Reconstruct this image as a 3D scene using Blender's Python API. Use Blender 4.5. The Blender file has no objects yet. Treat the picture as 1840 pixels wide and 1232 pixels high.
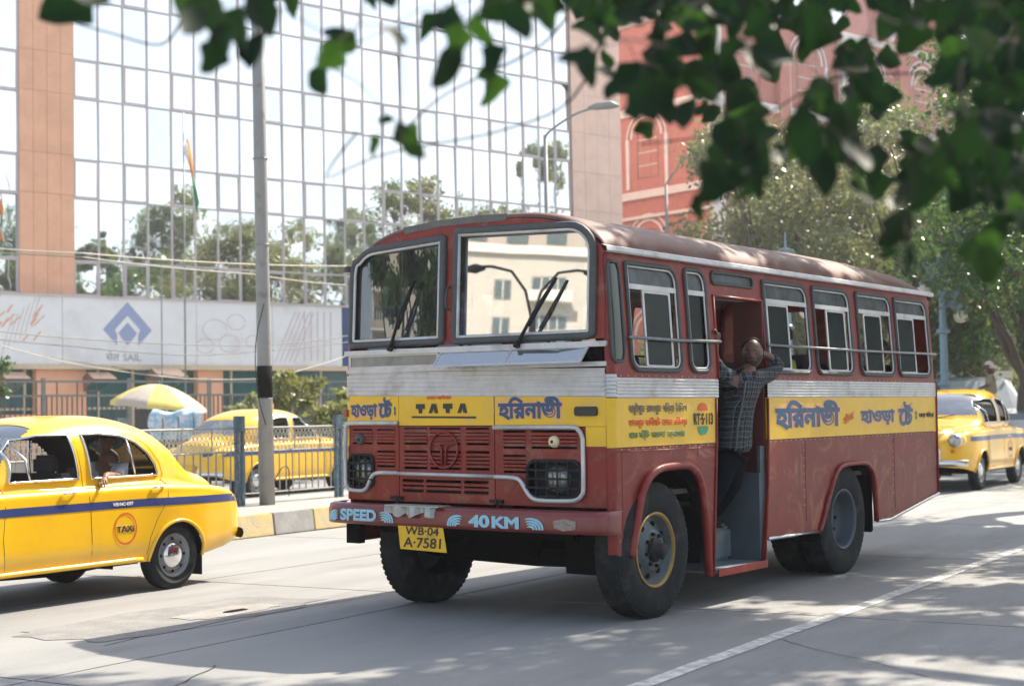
import bpy, bmesh, math, random
import numpy as np
from mathutils import Vector, Matrix
from math import sin, cos, pi, radians

S = bpy.context.scene
COL = S.collection
# ------------------------------------------------------------------ camera
CAMH = 1.55
PITCH, ROLL, FPX = .04825, .01905, 2700.
cd = bpy.data.cameras.new('camera'); cam = bpy.data.objects.new('camera', cd); COL.objects.link(cam)
_w = Vector((0, cos(PITCH), sin(PITCH))); _u = Vector((0, -sin(PITCH), cos(PITCH))); _r = Vector((1, 0, 0))
_r2 = cos(ROLL) * _r - sin(ROLL) * _u; _u2 = sin(ROLL) * _r + cos(ROLL) * _u
cam.matrix_world = Matrix(((_r2.x, _u2.x, -_w.x, 0), (_r2.y, _u2.y, -_w.y, 0), (_r2.z, _u2.z, -_w.z, CAMH), (0, 0, 0, 1)))
cd.sensor_width = 36; cd.sensor_fit = 'HORIZONTAL'; cd.lens = 36 * FPX / 1840
cd.clip_start = .1; cd.clip_end = 3000
cd.dof.use_dof = True; cd.dof.focus_distance = 11.9; cd.dof.aperture_fstop = 2.3
S.camera = cam
# ------------------------------------------------------------------ light
SUN_AZ, SUN_EL = radians(45.5), radians(48)
world = bpy.data.worlds.new('World'); S.world = world; world.use_nodes = True
wn = world.node_tree.nodes; wl = world.node_tree.links
bg = wn['Background']; bg.inputs['Strength'].default_value = .108
sky = wn.new('ShaderNodeTexSky'); sky.sky_type = 'NISHITA'; sky.sun_disc = False
sky.sun_elevation = SUN_EL; sky.sun_rotation = SUN_AZ; sky.dust_density = 3.0; sky.air_density = 1.2; sky.ozone_density = 1.0
# humid white band that a hot city sky shows low over the roofs, the same all round
_tc = wn.new('ShaderNodeTexCoord'); _sp = wn.new('ShaderNodeSeparateXYZ'); wl.new(_tc.outputs['Generated'], _sp.inputs[0])
_mr = wn.new('ShaderNodeMapRange'); _mr.interpolation_type = 'SMOOTHSTEP'; _mr.inputs[1].default_value = -.05; _mr.inputs[2].default_value = .62; _mr.inputs[3].default_value = .85; _mr.inputs[4].default_value = .12; wl.new(_sp.outputs[2], _mr.inputs[0])
_mx = wn.new('ShaderNodeMix'); _mx.data_type = 'RGBA'; wl.new(_mr.outputs[0], _mx.inputs[0]); wl.new(sky.outputs[0], _mx.inputs[6]); _mx.inputs[7].default_value = (4.1, 4.6, 5.0, 1)
wl.new(_mx.outputs[2], bg.inputs[0])
sl = bpy.data.lights.new('sun', 'SUN'); sl.energy = 4.1; sl.angle = radians(.53); sl.color = (1, .91, .77)
so = bpy.data.objects.new('sun', sl); COL.objects.link(so)
_sd = Vector((sin(SUN_AZ) * cos(SUN_EL), cos(SUN_AZ) * cos(SUN_EL), sin(SUN_EL)))
so.rotation_euler = _sd.to_track_quat('Z', 'Y').to_euler(); so.location = _sd * 60
S.view_settings.view_transform = 'Standard'; S.view_settings.look = 'None'
S.view_settings.exposure = 1.35; S.view_settings.gamma = 1.0; S.view_settings.use_curve_mapping = False
S.cycles.max_bounces = 10; S.cycles.transparent_max_bounces = 24; S.cycles.use_denoising = True
S.cycles.sample_clamp_indirect = 8
# ------------------------------------------------------------------ frames
RY, BY, FY = .5507, .6361, .8643              # yaw of road, bus and glass facade from +Y
def axes(a): return Vector((sin(a), cos(a), 0)), Vector((-cos(a), sin(a), 0))
RD, RN = axes(RY); BD, BN = axes(BY); FD, FN = axes(FY)
def road(a, b, z=0): return RD * a + RN * b + Vector((0, 0, z))
_O = Vector((0, 0, CAMH))
def ray(x, y): return _w + _r2 * ((x - 920) / FPX) - _u2 * ((y - 616) / FPX)
def at(x, y, depth): return _O + ray(x, y) * depth
def gz(px, Y):        # ground point seen in column px at depth Y
    v = ray(px, 760); return Vector((v.x / v.y * Y, Y, 0))

# ------------------------------------------------------------------ materials
MATS = {}
def mat(name, col, rough=.6, metal=0., var=.12, scale=6., bump=0., bscale=80., spec=.5, dirt=None, dscale=2.5, dth=(.5, .7), dstr=.6,
        coat=0., emit=None, trans=None, detail=6, rvar=0., swirl=0., coords='Object', stretch=None):
    if name in MATS: return MATS[name]
    m = bpy.data.materials.new(name); m.use_nodes = True; N = m.node_tree.nodes; L = m.node_tree.links
    p = N['Principled BSDF']; p.inputs['Roughness'].default_value = rough; p.inputs['Metallic'].default_value = metal
    p.inputs['Specular IOR Level'].default_value = spec; p.inputs['Coat Weight'].default_value = coat
    p.inputs['Coat Roughness'].default_value = .12
    if coords == 'World': src = N.new('ShaderNodeNewGeometry').outputs['Position']
    else: src = N.new('ShaderNodeTexCoord').outputs[coords]
    if stretch:
        mp0 = N.new('ShaderNodeMapping'); mp0.inputs['Rotation'].default_value = (0, 0, -(pi / 2 - RY)); L.new(src, mp0.inputs[0]); src = mp0.outputs[0]
        mp = N.new('ShaderNodeMapping'); mp.inputs['Scale'].default_value = stretch; L.new(src, mp.inputs[0]); src = mp.outputs[0]
    def noise(sc, det=detail, dist=0.):
        n = N.new('ShaderNodeTexNoise'); n.inputs['Scale'].default_value = sc; n.inputs['Detail'].default_value = det
        n.inputs['Distortion'].default_value = dist; n.inputs['Roughness'].default_value = .62; L.new(src, n.inputs['Vector']); return n
    n1 = noise(scale)
    r = N.new('ShaderNodeMapRange'); r.inputs[1].default_value = .25; r.inputs[2].default_value = .75
    r.inputs[3].default_value = 1 - var; r.inputs[4].default_value = 1 + var; L.new(n1.outputs[0], r.inputs[0])
    mx = N.new('ShaderNodeMix'); mx.data_type = 'RGBA'; mx.blend_type = 'MULTIPLY'; mx.inputs[0].default_value = 1
    mx.inputs[6].default_value = (*col, 1); L.new(r.outputs[0], mx.inputs[7]); out = mx.outputs[2]
    if dirt:
        n2 = noise(dscale, 8, swirl)
        cr = N.new('ShaderNodeMapRange'); cr.interpolation_type = 'SMOOTHSTEP'; cr.inputs[1].default_value = dth[0]; cr.inputs[2].default_value = dth[1]
        cr.inputs[3].default_value = 0; cr.inputs[4].default_value = dstr; L.new(n2.outputs[0], cr.inputs[0])
        m2 = N.new('ShaderNodeMix'); m2.data_type = 'RGBA'; L.new(cr.outputs[0], m2.inputs[0]); L.new(out, m2.inputs[6]); m2.inputs[7].default_value = (*dirt, 1)
        out = m2.outputs[2]
        rr = N.new('ShaderNodeMapRange'); rr.inputs[3].default_value = rough; rr.inputs[4].default_value = min(1, rough + .35 * dstr + rvar)
        L.new(cr.outputs[0], rr.inputs[0]); L.new(rr.outputs[0], p.inputs['Roughness'])
    L.new(out, p.inputs['Base Color'])
    if bump:
        n3 = noise(bscale, 4); b = N.new('ShaderNodeBump'); b.inputs['Strength'].default_value = bump; b.inputs['Distance'].default_value = .02
        L.new(n3.outputs[0], b.inputs['Height']); L.new(b.outputs[0], p.inputs['Normal'])
    if trans:   # leaf-like translucency
        t = N.new('ShaderNodeBsdfTranslucent'); t.inputs[0].default_value = (*trans, 1); ms = N.new('ShaderNodeMixShader'); ms.inputs[0].default_value = .4
        L.new(p.outputs[0], ms.inputs[1]); L.new(t.outputs[0], ms.inputs[2]); L.new(ms.outputs[0], N['Material Output'].inputs[0])
    MATS[name] = m; return m
def glass(name, tint, refl, rough=.02, add=.5, dust=0., dcol=(.5, .5, .47), wav=0.):
    if name in MATS: return MATS[name]
    m = bpy.data.materials.new(name); m.use_nodes = True; N = m.node_tree.nodes; L = m.node_tree.links
    N.remove(N['Principled BSDF'])
    t = N.new('ShaderNodeBsdfTransparent'); t.inputs[0].default_value = (*tint, 1)
    g = N.new('ShaderNodeBsdfGlossy'); g.inputs['Roughness'].default_value = rough; g.inputs[0].default_value = (.95, .97, 1, 1)
    lw = N.new('ShaderNodeLayerWeight'); lw.inputs[0].default_value = .35
    mr = N.new('ShaderNodeMapRange'); mr.inputs[3].default_value = refl; mr.inputs[4].default_value = min(1, refl + add); L.new(lw.outputs[0], mr.inputs[0])
    ms = N.new('ShaderNodeMixShader'); L.new(mr.outputs[0], ms.inputs[0]); L.new(t.outputs[0], ms.inputs[1]); L.new(g.outputs[0], ms.inputs[2])
    out = ms.outputs[0]
    tc = N.new('ShaderNodeTexCoord')
    if wav:
        n = N.new('ShaderNodeTexNoise'); n.inputs['Scale'].default_value = 1.3; n.inputs['Detail'].default_value = 1; L.new(tc.outputs['Object'], n.inputs[0])
        b = N.new('ShaderNodeBump'); b.inputs['Strength'].default_value = wav; b.inputs['Distance'].default_value = .05; L.new(n.outputs[0], b.inputs['Height']); L.new(b.outputs[0], g.inputs['Normal'])
    if dust:
        n = N.new('ShaderNodeTexNoise'); n.inputs['Scale'].default_value = 7; n.inputs['Detail'].default_value = 8; L.new(tc.outputs['Object'], n.inputs[0])
        r = N.new('ShaderNodeMapRange'); r.inputs[1].default_value = .3; r.inputs[2].default_value = .75; r.inputs[3].default_value = dust * .4; r.inputs[4].default_value = dust; L.new(n.outputs[0], r.inputs[0])
        d = N.new('ShaderNodeBsdfDiffuse'); d.inputs[0].default_value = (*dcol, 1)
        m2 = N.new('ShaderNodeMixShader'); L.new(r.outputs[0], m2.inputs[0]); L.new(out, m2.inputs[1]); L.new(d.outputs[0], m2.inputs[2]); out = m2.outputs[0]
    L.new(out, N['Material Output'].inputs[0]); MATS[name] = m; return m

# ------------------------------------------------------------------ mesh helpers
def link(name, me, parent=None, m=None, smooth=False, kind=None, loc=None, mw=None):
    o = bpy.data.objects.new(name, me); COL.objects.link(o)
    if parent: o.parent = parent
    if m is not None and not me.materials:
        for k in (m if isinstance(m, (list, tuple)) else [m]): me.materials.append(k)
    if smooth and me.polygons: me.polygons.foreach_set('use_smooth', [True] * len(me.polygons))
    if kind: o['kind'] = kind
    if loc is not None: o.location = loc
    if mw is not None: o.matrix_world = mw
    return o
def pydata(name, v, f):
    me = bpy.data.meshes.new(name); me.from_pydata([tuple(p) for p in v], [], f); me.update(); return me
def quads_np(name, V):     # V: (n,4,3) independent quads, fast
    n = len(V); me = bpy.data.meshes.new(name); me.vertices.add(n * 4); me.vertices.foreach_set('co', V.astype('f').ravel())
    me.loops.add(n * 4); me.loops.foreach_set('vertex_index', np.arange(n * 4, dtype='i'))
    me.polygons.add(n); me.polygons.foreach_set('loop_start', np.arange(0, n * 4, 4, dtype='i')); me.update(calc_edges=True); return me
class MB:
    def __init__(s): s.v = []; s.f = []
    def add(s, v, f):
        k = len(s.v); s.v += [tuple(p) for p in v]; s.f += [tuple(i + k for i in q) for q in f]; return s
    def box(s, a, b, fn=None):
        (x0, y0, z0), (x1, y1, z1) = a, b
        v = [(x, y, z) for x in (x0, x1) for y in (y0, y1) for z in (z0, z1)]
        if fn: v = [fn(*p) for p in v]
        return s.add(v, [(0, 1, 3, 2), (4, 6, 7, 5), (0, 4, 5, 1), (2, 3, 7, 6), (0, 2, 6, 4), (1, 5, 7, 3)])
    def tube(s, pts, r, n=8, closed=False, cap=True, rf=None):
        P = [Vector(p) for p in pts]; m = len(P); rings = []; up = None
        for i in range(m):
            if closed: t = P[(i + 1) % m] - P[i - 1]
            else: t = P[min(i + 1, m - 1)] - P[max(i - 1, 0)]
            if t.length < 1e-9: t = Vector((0, 0, 1))
            t.normalize()
            if up is None: up = Vector((0, 0, 1)) if abs(t.z) < .9 else Vector((1, 0, 0))
            a = t.cross(up)
            if a.length < 1e-6: a = t.cross(Vector((1, .3, 0)))
            a.normalize(); up = a.cross(t); up.normalize()
            rr = r[i] if isinstance(r, (list, tuple)) else r
            rings.append([P[i] + (a * cos(2 * pi * k / n) + up * sin(2 * pi * k / n)) * rr for k in range(n)])
        v = [p for q in rings for p in q]; f = []
        for i in range(m if closed else m - 1):
            j = (i + 1) % m
            for k in range(n): f.append((i * n + k, i * n + (k + 1) % n, j * n + (k + 1) % n, j * n + k))
        if cap and not closed: f += [tuple(range(n))[::-1], tuple((m - 1) * n + k for k in range(n))]
        return s.add(v, f)
    def lathe(s, prof, n=32, axis='y', c=(0, 0, 0), cap=False):   # prof: (radius, offset along axis)
        v = []; f = []
        for r, h in prof:
            for k in range(n):
                a = 2 * pi * k / n; x, y = r * cos(a), r * sin(a)
                v.append({'y': (c[0] + x, c[1] + h, c[2] + y), 'z': (c[0] + x, c[1] + y, c[2] + h), 'x': (c[0] + h, c[1] + x, c[2] + y)}[axis])
        for i in range(len(prof) - 1):
            for k in range(n): f.append((i * n + k, i * n + (k + 1) % n, (i + 1) * n + (k + 1) % n, (i + 1) * n + k))
        if cap: f += [tuple(range(n)), tuple((len(prof) - 1) * n + k for k in range(n))]
        return s.add(v, f)
    def grid(s, rows, flip=False):
        n = len(rows[0]); v = [p for r in rows for p in r]; f = []
        for i in range(len(rows) - 1):
            for k in range(n - 1): f.append((i * n + k, i * n + k + 1, (i + 1) * n + k + 1, (i + 1) * n + k))
        return s.add(v, f)
    def build(s, name, m, parent=None, smooth=False, kind=None, bevel=0, **k):
        me = pydata(name, s.v, s.f)
        bm = bmesh.new(); bm.from_mesh(me)
        if bevel: bmesh.ops.bevel(bm, geom=bm.edges[:], offset=bevel, segments=2, affect='EDGES', clamp_overlap=True)
        bmesh.ops.recalc_face_normals(bm, faces=bm.faces[:]); bm.to_mesh(me); bm.free()
        return link(name, me, parent, m, smooth, kind, **k)
def rrect(x0, y0, x1, y1, r, n=6):      # rounded rectangle; r: one or four radii (bl, br, tr, tl)
    r = [r] * 4 if not isinstance(r, (list, tuple)) else r; p = []
    for (cx, cy, a0, q) in ((x0 + r[0], y0 + r[0], pi, r[0]), (x1 - r[1], y0 + r[1], 1.5 * pi, r[1]), (x1 - r[2], y1 - r[2], 0, r[2]), (x0 + r[3], y1 - r[3], .5 * pi, r[3])):
        for i in range(n + 1): p.append((cx + q * cos(a0 + i * pi / 2 / n), cy + q * sin(a0 + i * pi / 2 / n)))
    return p
def inset(poly, d):
    n = len(poly); a = sum(poly[i][0] * poly[(i + 1) % n][1] - poly[(i + 1) % n][0] * poly[i][1] for i in range(n)); sg = 1 if a > 0 else -1; out = []
    for i in range(n):
        p0, p1, p2 = Vector(poly[i - 1]), Vector(poly[i]), Vector(poly[(i + 1) % n])
        e1 = (p1 - p0); e2 = (p2 - p1)
        if e1.length < 1e-7: e1 = e2
        if e2.length < 1e-7: e2 = e1
        e1.normalize(); e2.normalize()
        nn = Vector((-(e1.y + e2.y), e1.x + e2.x)) * sg
        if nn.length < 1e-6: nn = Vector((-e1.y, e1.x)) * sg
        nn.normalize(); c = max(.5, nn.dot(Vector((-e1.y, e1.x)) * sg)); out.append((p1.x + nn.x * d / c, p1.y + nn.y * d / c))
    return out
def plate_mesh(outer, holes=(), th=.01, cutsx=(), cutsy=()):
    cu = bpy.data.curves.new('c', 'CURVE'); cu.dimensions = '2D'; cu.fill_mode = 'BOTH'; cu.extrude = th / 2
    for poly in [outer] + list(holes):
        sp = cu.splines.new('POLY'); sp.points.add(len(poly) - 1); sp.use_cyclic_u = True
        for i, (x, y) in enumerate(poly): sp.points[i].co = (x, y, 0, 1)
    o = bpy.data.objects.new('c', cu); me = bpy.data.meshes.new_from_object(o); bpy.data.objects.remove(o); bpy.data.curves.remove(cu)
    if cutsx or cutsy:
        bm = bmesh.new(); bm.from_mesh(me)
        for ax, cs in ((0, cutsx), (1, cutsy)):
            for c in cs:
                co = [0, 0, 0]; no = [0, 0, 0]; co[ax] = c; no[ax] = 1
                bmesh.ops.bisect_plane(bm, geom=bm.verts[:] + bm.edges[:] + bm.faces[:], plane_co=co, plane_no=no)
        bm.to_mesh(me); bm.free()
    return me
def plate(name, outer, holes, fn, m, parent=None, th=.01, cutsx=(), cutsy=(), smooth=False, kind=None):
    """flat sheet with holes; fn(x, y, depth) maps the sheet to space (depth 0 = outer face)"""
    me = plate_mesh(outer, holes, th, cutsx, cutsy)
    me.transform(Matrix.Translation((0, 0, -th / 2)))
    for v in me.vertices: v.co = fn(v.co.x, v.co.y, v.co.z)
    bm = bmesh.new(); bm.from_mesh(me); bmesh.ops.recalc_face_normals(bm, faces=bm.faces[:]); bm.to_mesh(me); bm.free()
    me.update()
    return link(name, me, parent, m, smooth, kind)
def lettering(name, body, box, fn, m, parent, bold=.02, depth=.002, off=.004, shear=0., flat=False, font=None):
    """painted letters: box = (x0, y0, x1, y1); fn(x, y, depth) puts them on the surface"""
    cu = bpy.data.curves.new('t', 'FONT'); cu.body = body; cu.size = 1; cu.bevel_depth = bold; cu.bevel_resolution = 0; cu.resolution_u = 4; cu.shear = shear
    o = bpy.data.objects.new('t', cu); me = bpy.data.meshes.new_from_object(o); bpy.data.objects.remove(o); bpy.data.curves.remove(cu)
    xs = [v.co.x for v in me.vertices]; ys = [v.co.y for v in me.vertices]; zs = [v.co.z for v in me.vertices]
    x0, x1, y0, y1 = min(xs), max(xs), min(ys), max(ys); zm = max(max(zs), 1e-6)
    for v in me.vertices:
        u = (v.co.x - x0) / (x1 - x0); w = (v.co.y - y0) / (y1 - y0)
        v.co = fn(box[0] + u * (box[2] - box[0]), box[1] + w * (box[3] - box[1]), off + depth * (v.co.z / zm))
    me.polygons.foreach_set('use_smooth', [False] * len(me.polygons)); me.update(); return link(name, me, parent, m)
def tag(o, label=None, cat=None, group=None, kind=None):
    if label: o['label'] = label
    if cat: o['category'] = cat
    if group: o['group'] = group
    if kind: o['kind'] = kind
    return o
def thing(name, label, cat, loc=(0, 0, 0), rz=0, group=None, scale=1):
    o = bpy.data.objects.new(name, None); COL.objects.link(o); o.empty_display_size = .2; o.location = loc; o.rotation_euler = (0, 0, rz); o.scale = (scale,) * 3
    return tag(o, label, cat, group)
def copy_tree(o, parent=None):
    c = o.copy(); COL.objects.link(c)
    if parent: c.parent = parent
    for ch in list(o.children): copy_tree(ch, c)
    return c
def in_poly(x, y, P):
    c = False; n = len(P); j = n - 1
    for i in range(n):
        if (P[i][1] > y) != (P[j][1] > y) and x < (P[j][0] - P[i][0]) * (y - P[i][1]) / (P[j][1] - P[i][1]) + P[i][0]: c = not c
        j = i
    return c
def lerp(T, x):
    if x <= T[0][0]: return T[0][1]
    for (a, p), (b, q) in zip(T, T[1:]):
        if x <= b:
            t = (x - a) / (b - a); return p + (q - p) * t
    return T[-1][1]
def smooth_tab(T, n=4):   # Catmull-Rom densify of a table
    out = []
    for i in range(len(T) - 1):
        p0 = T[max(i - 1, 0)]; p1 = T[i]; p2 = T[i + 1]; p3 = T[min(i + 2, len(T) - 1)]
        for k in range(n):
            t = k / n; h = p2[0] - p1[0]
            m1 = (p2[1] - p0[1]) / max(p2[0] - p0[0], 1e-6) * h; m2 = (p3[1] - p1[1]) / max(p3[0] - p1[0], 1e-6) * h
            out.append((p1[0] + t * h, (2 * t**3 - 3 * t**2 + 1) * p1[1] + (t**3 - 2 * t**2 + t) * m1 + (-2 * t**3 + 3 * t**2) * p2[1] + (t**3 - t**2) * m2))
    return out + [T[-1]]
def spline(P, n=6, closed=False):
    P = [Vector(p) for p in P]; out = []; m = len(P)
    for i in range(m if closed else m - 1):
        g = lambda k: P[k % m] if closed else P[max(0, min(m - 1, k))]
        p0, p1, p2, p3 = g(i - 1), g(i), g(i + 1), g(i + 2)
        for k in range(n):
            t = k / n
            out.append(.5 * ((2 * p1) + (p2 - p0) * t + (2 * p0 - 5 * p1 + 4 * p2 - p3) * t * t + (3 * p1 - p0 - 3 * p2 + p3) * t**3))
    if not closed: out.append(P[-1])
    return out

M_red = mat('bus_red_paint', (.21, .019, .013), .42, 0, .22, 3, dirt=(.30, .17, .12), dscale=4.5, dth=(.5, .72), dstr=.42, swirl=1.2, spec=.35, coat=.08, bump=.16, bscale=3.5)
M_redlow = mat('bus_red_paint_dusty', (.185, .021, .015), .45, 0, .25, 3, dirt=(.42, .22, .13), dscale=2.2, dth=(.5, .72), dstr=.55, swirl=2.6, spec=.35, coat=.08, bump=.18, bscale=3.5)
M_yel = mat('bus_yellow_paint', (.80, .475, .006), .36, 0, .1, 4, dirt=(.62, .40, .20), dscale=3.5, dth=(.5, .75), dstr=.55, coat=.2, bump=.12, bscale=4)
M_sil = mat('aluminium_strip', (.54, .54, .535), .42, .35, .12, 10, dirt=(.26, .22, .18), dscale=4, dth=(.48, .75), dstr=.65)
M_chr = mat('chrome_trim', (.72, .72, .72), .16, 1, .06, 10, dirt=(.3, .28, .25), dscale=9, dth=(.55, .8), dstr=.4)
M_rub = mat('black_rubber', (.013, .014, .016), .6, 0, .2, 20, spec=.3)
M_gum = mat('grey_window_rubber', (.06, .067, .068), .6, 0, .2, 20)
M_tyre = mat('tyre_rubber', (.016, .019, .020), .8, 0, .3, 12, spec=.2, dirt=(.12, .11, .10), dscale=5, dth=(.48, .78), dstr=.5, bump=.2, bscale=60)
M_dark = mat('underbody_black', (.006, .006, .006), .9, 0, .3, 6, spec=.1)
M_int = mat('bus_interior', (.05, .035, .03), .7, 0, .2, 4)
M_steel = mat('worn_steel', (.22, .24, .25), .45, .4, .25, 8, dirt=(.2, .13, .08), dscale=5, dth=(.5, .75), dstr=.6)
M_blue = mat('blue_lettering', (.022, .075, .16), .4, 0, .15, 30)
M_pink = mat('pink_outline', (.78, .36, .24), .45, 0, .1, 20)
M_org = mat('orange_lettering', (.75, .13, .015), .45, 0, .15, 30)
M_blk = mat('black_lettering', (.02, .02, .02), .45, 0, .1, 20)
M_wht = mat('white_paint', (.75, .75, .72), .5, 0, .1, 9)
M_lbl = mat('pale_blue_lettering', (.30, .58, .72), .45, 0, .12, 30)
M_grn = mat('green_paint', (.02, .26, .14), .5, 0, .1, 20)
M_gold = mat('gold_rim_paint', (.30, .19, .04), .45, .2, .2, 12, dirt=(.12, .09, .06), dscale=10, dth=(.5, .7), dstr=.6)
# =================================================================== the setting: ground, road, median
M_conc = mat('concrete_road', (.25, .25, .24), .72, 0, .14, 1.1, bump=.3, bscale=45, dirt=(.15, .145, .14), dscale=.9, dth=(.47, .75), dstr=.6, coords='World', stretch=(.22, 1, 1))
M_conc2 = mat('concrete_road_b', (.24, .24, .232), .75, 0, .16, 1.5, bump=.3, bscale=45, dirt=(.155, .15, .145), dscale=1.3, dth=(.47, .72), dstr=.55, coords='World', stretch=(.3, 1, 1))
M_joint = mat('road_joint', (.06, .06, .06), .9, 0, .2, 5)
M_asph = mat('asphalt_patch', (.215, .21, .20), .9, 0, .3, 3, bump=.5, bscale=50, dirt=(.2, .19, .18), dscale=4, dth=(.5, .7), dstr=.6)
M_grnd = mat('far_ground', (.26, .235, .20), .9, 0, .2, .3, bump=.2, bscale=10)
M_pave = mat('pavement_concrete', (.33, .31, .28), .85, 0, .18, 1.2, bump=.3, bscale=30)
g = MB().add([(-600, -600, -.06), (900, -600, -.06), (900, 900, -.06), (-600, 900, -.06)], [(0, 1, 2, 3)]).build('ground', M_grnd); g['kind'] = 'structure'
road_bed = MB().box((0, 0, 0), (1, 1, 1), lambda x, y, z: tuple(road(-40 + 200 * x, -8 + 21.45 * y, -.05 + .03 * z))).build('road', M_joint); road_bed['kind'] = 'structure'
SL = 4.62; rows = [(-8, -3.6), (-3.6, .35), (.35, 3.93), (3.93, 7.35), (7.35, 10.4), (10.4, 13.45)]
slabm = {}
for ri, (b0, b1) in enumerate(rows):
    me = None
    for k in range(-5, 20):
        a0 = 1.7 + SL * k + (.0 if ri % 2 else 0.0)
        if me is None:
            o = MB().box((0, 0, 0), (SL - .026, b1 - b0 - .026, .02), lambda x, y, z: tuple(RD * x + RN * y + Vector((0, 0, z)))).build('road_slab', M_conc if ri % 2 else M_conc2, road_bed); me = o.data
        else: o = link('road_slab', me, road_bed)
        o.location = road(a0, b0, -.02)
ln = MB()
random.seed(5)
pts = [(a, 3.93 + random.uniform(-.006, .006)) for a in np.arange(-10, 70, .5)]
rowsl = [[tuple(road(a, b - .065 + random.uniform(-.006, .006), .004)), tuple(road(a, b + .065 + random.uniform(-.006, .006), .004))] for a, b in pts]
M_line = mat('worn_white_line', (.62, .60, .56), .7, 0, .15, 8, dirt=(.30, .29, .27), dscale=9, dth=(.42, .62), dstr=.75)
ln.grid(rowsl).build('lane_line', M_line, road_bed)
# asphalt repair patches and a pothole
def blob(a0, b0, ra, rb, m, z, seed, name, n=28):
    random.seed(seed); P = []
    for i in range(n):
        t = 2 * pi * i / n; k = 1 + random.uniform(-.12, .12); e = .55
        P.append(tuple(road(a0 + ra * k * math.copysign(abs(cos(t)) ** e, cos(t)), b0 + rb * k * math.copysign(abs(sin(t)) ** e, sin(t)), z)))
    return MB().add(P + [tuple(road(a0, b0, z))], [(i, (i + 1) % n, n) for i in range(n)]).build(name, m, road_bed)
blob(8.9, 8.6, 1.35, .55, M_asph, .004, 3, 'asphalt_patch'); blob(5.2, 9.3, 1.5, .5, M_asph, .004, 4, 'asphalt_patch')
blob(9.25, 8.45, .5, .2, mat('patch_concrete', (.27, .255, .235), .9, 0, .2, 4, bump=.4, bscale=40), .008, 6, 'patch_repair')
blob(9.3, 8.4, .13, .05, M_dark, .012, 8, 'pothole', 12)
blob(19.5, 2.9, .6, .18, M_asph, .004, 9, 'asphalt_patch')
# far carriageway
far = MB().box((0, 0, 0), (1, 1, 1), lambda x, y, z: tuple(road(-60 + 260 * x, 16.4 + 10.6 * y, -.05 + .051 * z))).build('far_road', M_conc2); far['kind'] = 'structure'
# median with painted kerb stones
med = MB().box((0, 0, 0), (1, 1, 1), lambda x, y, z: tuple(road(-40 + 200 * x, 13.72 + 2.6 * y, .29 * z))).build('median_strip', M_pave); med['kind'] = 'structure'
M_kY = mat('kerb_faded_yellow', (.60, .46, .20), .8, 0, .15, 5, dirt=(.42, .38, .32), dscale=4, dth=(.4, .7), dstr=.7, bump=.3, bscale=30)
M_kG = mat('kerb_faded_grey', (.30, .29, .28), .8, 0, .15, 5, dirt=(.42, .40, .36), dscale=4, dth=(.45, .7), dstr=.6, bump=.3, bscale=30)
kmesh = []
for m in (M_kY, M_kG):
    o = MB().box((.006, 0, 0), (.844, .26, .3), lambda x, y, z: tuple(RD * x + RN * (y + .04 * z / .3) + Vector((0, 0, z)))).build('kerb_stone', m, med, bevel=.012); kmesh.append(o.data); o.location = road(-20 - .85 * (m is M_kG), 13.45)
for k in range(70):
    o = link('kerb_stone', kmesh[k % 2], med); o.location = road(-19.15 + .85 * k, 13.45, random.uniform(-.004, .004)); o.rotation_euler[2] = random.uniform(-.006, .006)
pv = MB().box((0, 0, 0), (1, 1, 1), lambda x, y, z: tuple(road(-60 + 260 * x, 27 + 30 * y, -.05 + .2 * z))).build('pavement', M_pave); pv['kind'] = 'structure'

# =================================================================== the bus
BW, BL = 2.65, 6.45
bus = thing('bus', 'old maroon and yellow city bus with silver trim, a man riding on its door step', 'bus', tuple(Vector((.74422 * CAMH / 1.62, 11.5067 * CAMH / 1.62, 0))), pi / 2 - BY)
bus.rotation_euler = (radians(.55), 0, pi / 2 - BY)
def lean(z): return 0 if z < 1.8 else .062 * ((z - 1.8) / .96) ** 1.4
def SD(t, z, d=0): return (t, lean(z) - d, z)                 # near side; d = outwards
def SF(t, z, d=0): return (t, BW - lean(z) + d, z)            # far side
def bow(y):
    q = (y - BW / 2) / (BW / 2); return -.055 * (1 - q * q)
def FR(y, z, d=0): return (bow(y) + (max(0, z - 2.05) * .05) - d, y, z)
def FT(u, z, d=0): return FR(BW - u, z, d)                    # u grows to the viewer's right
cy = [i * .2 for i in range(1, 14)]
# front skin -----------------------------------------------------
def roofz(y):
    q = abs(y - BW / 2) / (BW / 2 - .055); q = min(q, 1); return 2.76 + .36 * (1 - q ** 3.2) ** .62
top = [(y, roofz(y) - .05) for y in [BW - .07 - i * (BW - .14) / 36 for i in range(37)]]
outl = [(.055, 2.105), (BW - .055, 2.105), (BW - .06, 2.4), (BW - .085, 2.7)] + [p for p in top if p[1] > 2.74] + [(.085, 2.7), (.06, 2.4)]
wsR = [(.15, 2.115), (1.45, 2.125), (1.385, 2.985)] ; 
wsR = rrect(.14, 2.115, 1.43, 2.975, [.05, .04, .03, .22])
wsR = [(y, z + (.03 * (y - .3) if z > 2.9 else 0)) for y, z in wsR]
wsL = [(BW + .02 - y + (.04 if y > 1.3 else 0) * 0, z) for y, z in rrect(.10, 2.12, 1.13, 2.965, [.05, .04, .03, .25])][::-1]
wsL = [(y, z + (-.05 * max(0, y - 1.6) if z > 2.85 else 0)) for y, z in wsL]
hdr = plate('windscreen_surround', outl, [wsR, wsL], FR, M_red, bus, .03, cutsx=cy)
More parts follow.
